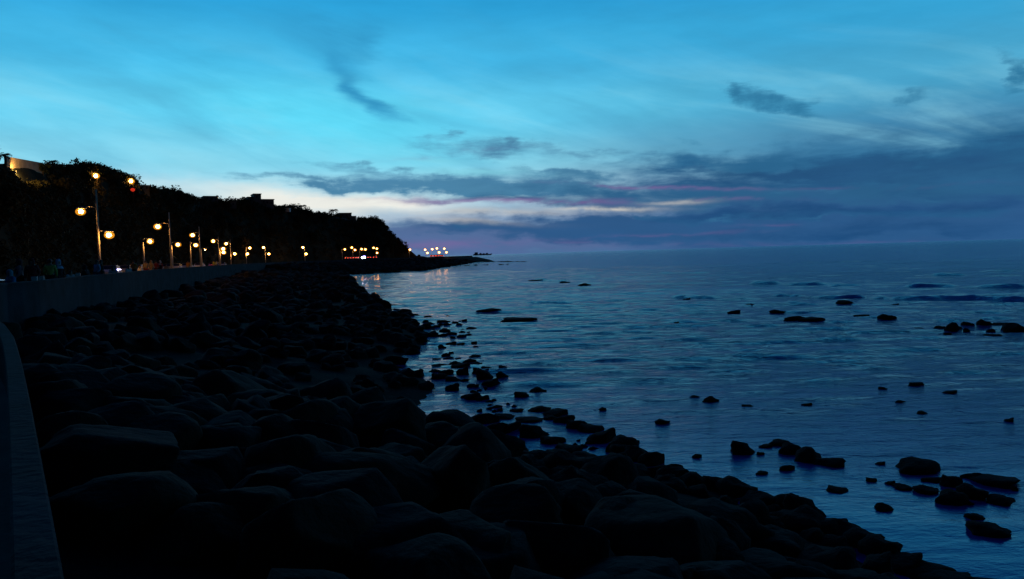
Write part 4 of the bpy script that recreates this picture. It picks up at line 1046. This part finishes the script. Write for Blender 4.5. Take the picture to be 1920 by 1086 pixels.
# things on the wall top
def wall_box(px, py, d, label):
    d = cross_y(px); w, n = wall_at(d)
    bm = bmesh.new(); box(bm, (0, 0, .07), (.20, .15, .14), 0, .015); t = empty('carton', (w.x, w.y, top_z(d) + .001), .4)
    obj('carton_body', bm, M['plastic_white'], t); bm = bmesh.new(); box(bm, (0, 0, .152), (.215, .165, .02), 0, .004); obj('lid', bm, M['plastic_white'], t); tag(t, label, 'box')
wall_box(48, 524, 27.6, 'small white box on the wall left of the red dress')
wall_box(75, 523, 29.2, 'small white box on the wall right of the red dress')
wall_box(141, 515, 37.0, 'pale bag like box on the wall by the small white figure')

# ------------------------------------------------------------------ cars
def car_mesh():
    bm = bmesh.new()
    side = [(-2.05, .42), (-2.08, .72), (-1.95, .92), (-1.25, .98), (-.75, 1.38), (.35, 1.43), (.95, 1.02), (1.75, .88), (2.02, .70), (2.04, .40), (1.6, .26), (-1.6, .26)]
    def prof(y, k):
        out = []
        for x, z in side:
            inn = .12 if z > 1.2 else 0
            out.append(bm.verts.new((x * (1 - .02 * k), y * (1 - inn), z)))
        return out
    rs = [prof(-.78, 1), prof(-.84, 0), prof(.84, 0), prof(.78, 1)]
    rs[0] = [v_ for v_ in rs[0]]
    a, b = rs[1], rs[2]
    n = len(side)
    for i in range(n): bm.faces.new((a[i], a[(i + 1) % n], b[(i + 1) % n], b[i]))
    bm.faces.new(a[::-1]); bm.faces.new(b)
    for v_ in rs[0] + rs[3]: bm.verts.remove(v_)
    bmesh.ops.bevel(bm, geom=list(bm.edges), offset=.05, segments=2, affect='EDGES')
    me = bpy.data.meshes.new('car_body'); bm.to_mesh(me); bm.free(); me.materials.append(M['car_white']); return me
CARB = car_mesh()
def quadmesh(name, pts, m):
    me = frommesh(name, pts, [(0, 1, 2, 3)], m); return me
GL = []
bm = bmesh.new()
def prism(bm, p4, t):
    n = (Vector(p4[1]) - Vector(p4[0])).cross(Vector(p4[2]) - Vector(p4[0])).normalized() * t
    a = [bm.verts.new(Vector(p) + n) for p in p4]; b = [bm.verts.new(Vector(p) - n) for p in p4]
    bm.faces.new(a); bm.faces.new(b[::-1])
    for i in range(4): bm.faces.new((a[i], b[i], b[(i + 1) % 4], a[(i + 1) % 4]))
def pm_(name, p4, m, t=.012):
    bm = bmesh.new(); prism(bm, p4, t); me = bpy.data.meshes.new(name); bm.to_mesh(me); bm.free(); me.materials.append(m); return me
ws = pm_('windscreen', [(.42, -.66, 1.40), (.42, .66, 1.40), (.92, .74, 1.06), (.92, -.74, 1.06)], M['darkglass'])
rw_ = pm_('rear_window', [(-.82, .66, 1.36), (-.82, -.66, 1.36), (-1.2, -.74, 1.03), (-1.2, .74, 1.03)], M['darkglass'])
sw1 = pm_('side_window', [(-.05, -.775, 1.34), (.32, -.775, 1.34), (.72, -.82, 1.05), (-.05, -.83, 1.05)], M['darkglass'], .02)
sw2 = pm_('side_window', [(-.70, -.775, 1.33), (-.13, -.775, 1.34), (-.13, -.83, 1.05), (-1.05, -.83, 1.05)], M['darkglass'], .02)
bm = bmesh.new(); bmesh.ops.create_cone(bm, cap_ends=True, segments=20, radius1=.31, radius2=.31, depth=.2, matrix=Matrix.Rotation(PI / 2, 4, 'X')); tyre = bpy.data.meshes.new('tyre'); bm.to_mesh(tyre); bm.free(); tyre.materials.append(M['rubber'])
bm = bmesh.new(); bmesh.ops.create_cone(bm, cap_ends=True, segments=16, radius1=.19, radius2=.19, depth=.215, matrix=Matrix.Rotation(PI / 2, 4, 'X')); rim = bpy.data.meshes.new('rim'); bm.to_mesh(rim); bm.free(); rim.materials.append(M['rim'])
bm = bmesh.new(); box(bm, (0, 0, 0), (.08, .30, .16), 0, .02); lampm = bpy.data.meshes.new('light'); bm.to_mesh(lampm); bm.free(); lampm.materials.append(M['offhead'])
def car(x, y, z, rz, label, paint, head='offhead', tail='offtail', group='cars parked along the promenade', beacon=False, name='parked_car'):
    t = empty(name, (x, y, z), rz)
    setm(obj('body', CARB, parent=t), paint)
    obj('windscreen', ws, parent=t); obj('rear_window', rw_, parent=t)
    for m_ in (sw1, sw2): obj('side_window', m_, parent=t); obj('side_window', m_, parent=t, sc=(1, -1, 1))
    for sx in (-1.25, 1.28):
        for sy in (-.74, .74):
            w_ = obj('wheel', tyre, parent=t, loc=(sx, sy, .31)); obj('rim', rim, parent=w_)
    for sy in (-.56, .56):
        setm(obj('headlight', lampm, parent=t, loc=(2.0, sy, .66)), head); setm(obj('tail_light', lampm, parent=t, loc=(-2.05, sy, .74)), tail)
    if beacon:
        bm = bmesh.new(); box(bm, (-.1, 0, 1.50), (.3, 1.0, .14), 0, .03); obj('light_bar', bm, M['beacon'], t)
    tag(t, label, 'car', group); return t
def rdir(y):
    a, _ = wall_at(y - 3); b, _ = wall_at(y + 3); return math.atan2(b.y - a.y, b.x - a.x)
for y, paint, lab in ((84, 'car_white', 'white car at the near end of the parked row'), (91, 'car_silver', 'silver car second in the parked row'), (98, 'car_white', 'white car behind the silver one in the parked row'), (105, 'car_dark', 'dark car in the middle of the parked row'), (112, 'car_white', 'white car past the dark one in the parked row'),
                      (121, 'car_yellow', 'yellow taxi like car near the third tall lamp'), (130, 'car_silver', 'silver car past the yellow one'), (142, 'car_white', 'white car near the fourth tall lamp'), (156, 'car_white', 'white car behind the pale bystanders'), (175, 'car_red', 'red car under the fifth tall lamp'), (190, 'car_silver', 'silver car last in the parked row')):
    p = along(y, PW + 1.35); car(p.x, p.y, p.z - .12, rdir(y) + PI, lab, paint)
def far_car(px, d, lab, paint, **k):
    p = at_y(px, 486, d); return car(p.x, d, prom_z(d) + .05, k.pop('rz', PI / 2 + .1), lab, paint, group='cars at the far end of the bay', name='car', **k)
for i, (px, d) in enumerate(((651, 366), (656, 368), (661, 370), (666, 374), (670, 377))):
    c_ = far_car(px, d, ['leftmost car of the far red tail light row', 'second car of the far red tail light row', 'middle car of the far red tail light row', 'fourth car of the far red tail light row', 'rightmost car of the far red tail light row'][i], ['car_dark', 'car_silver', 'car_red', 'car_dark', 'car_white'][i], tail='tail')
    c_.location.z += .8
c_ = far_car(683, 378, 'vehicle with dazzling white blue lights facing the camera', 'car_white', head='head', beacon=True, rz=-PI / 2); c_.location.z += .8
for ch in c_.children:
    if ch.name.startswith('headlight'): ch.scale = (1, 2.4, 3.4)
for i, (px, d) in enumerate(((693, 384), (699, 388), (704, 392))):
    c_ = far_car(px, d, ['car with red lights just right of the dazzling vehicle', 'middle car of three right of the dazzling vehicle', 'last car right of the dazzling vehicle'][i], 'car_dark', tail='tail'); c_.location.z += .8
c_ = far_car(786, 470, 'lone car with red lights at the foot of the hill slope', 'car_dark', tail='red'); c_.location.z += 1.0
for i, (px, d) in enumerate(((809, 484), (815, 486), (820, 488), (825, 490), (829, 492))):
    c_ = far_car(px, d, ['first', 'second', 'third', 'fourth', 'fifth'][i] + ' car from the left among the red lights on the headland tip', 'car_red' if i % 2 else 'car_dark', tail='tail'); c_.location.z += .6
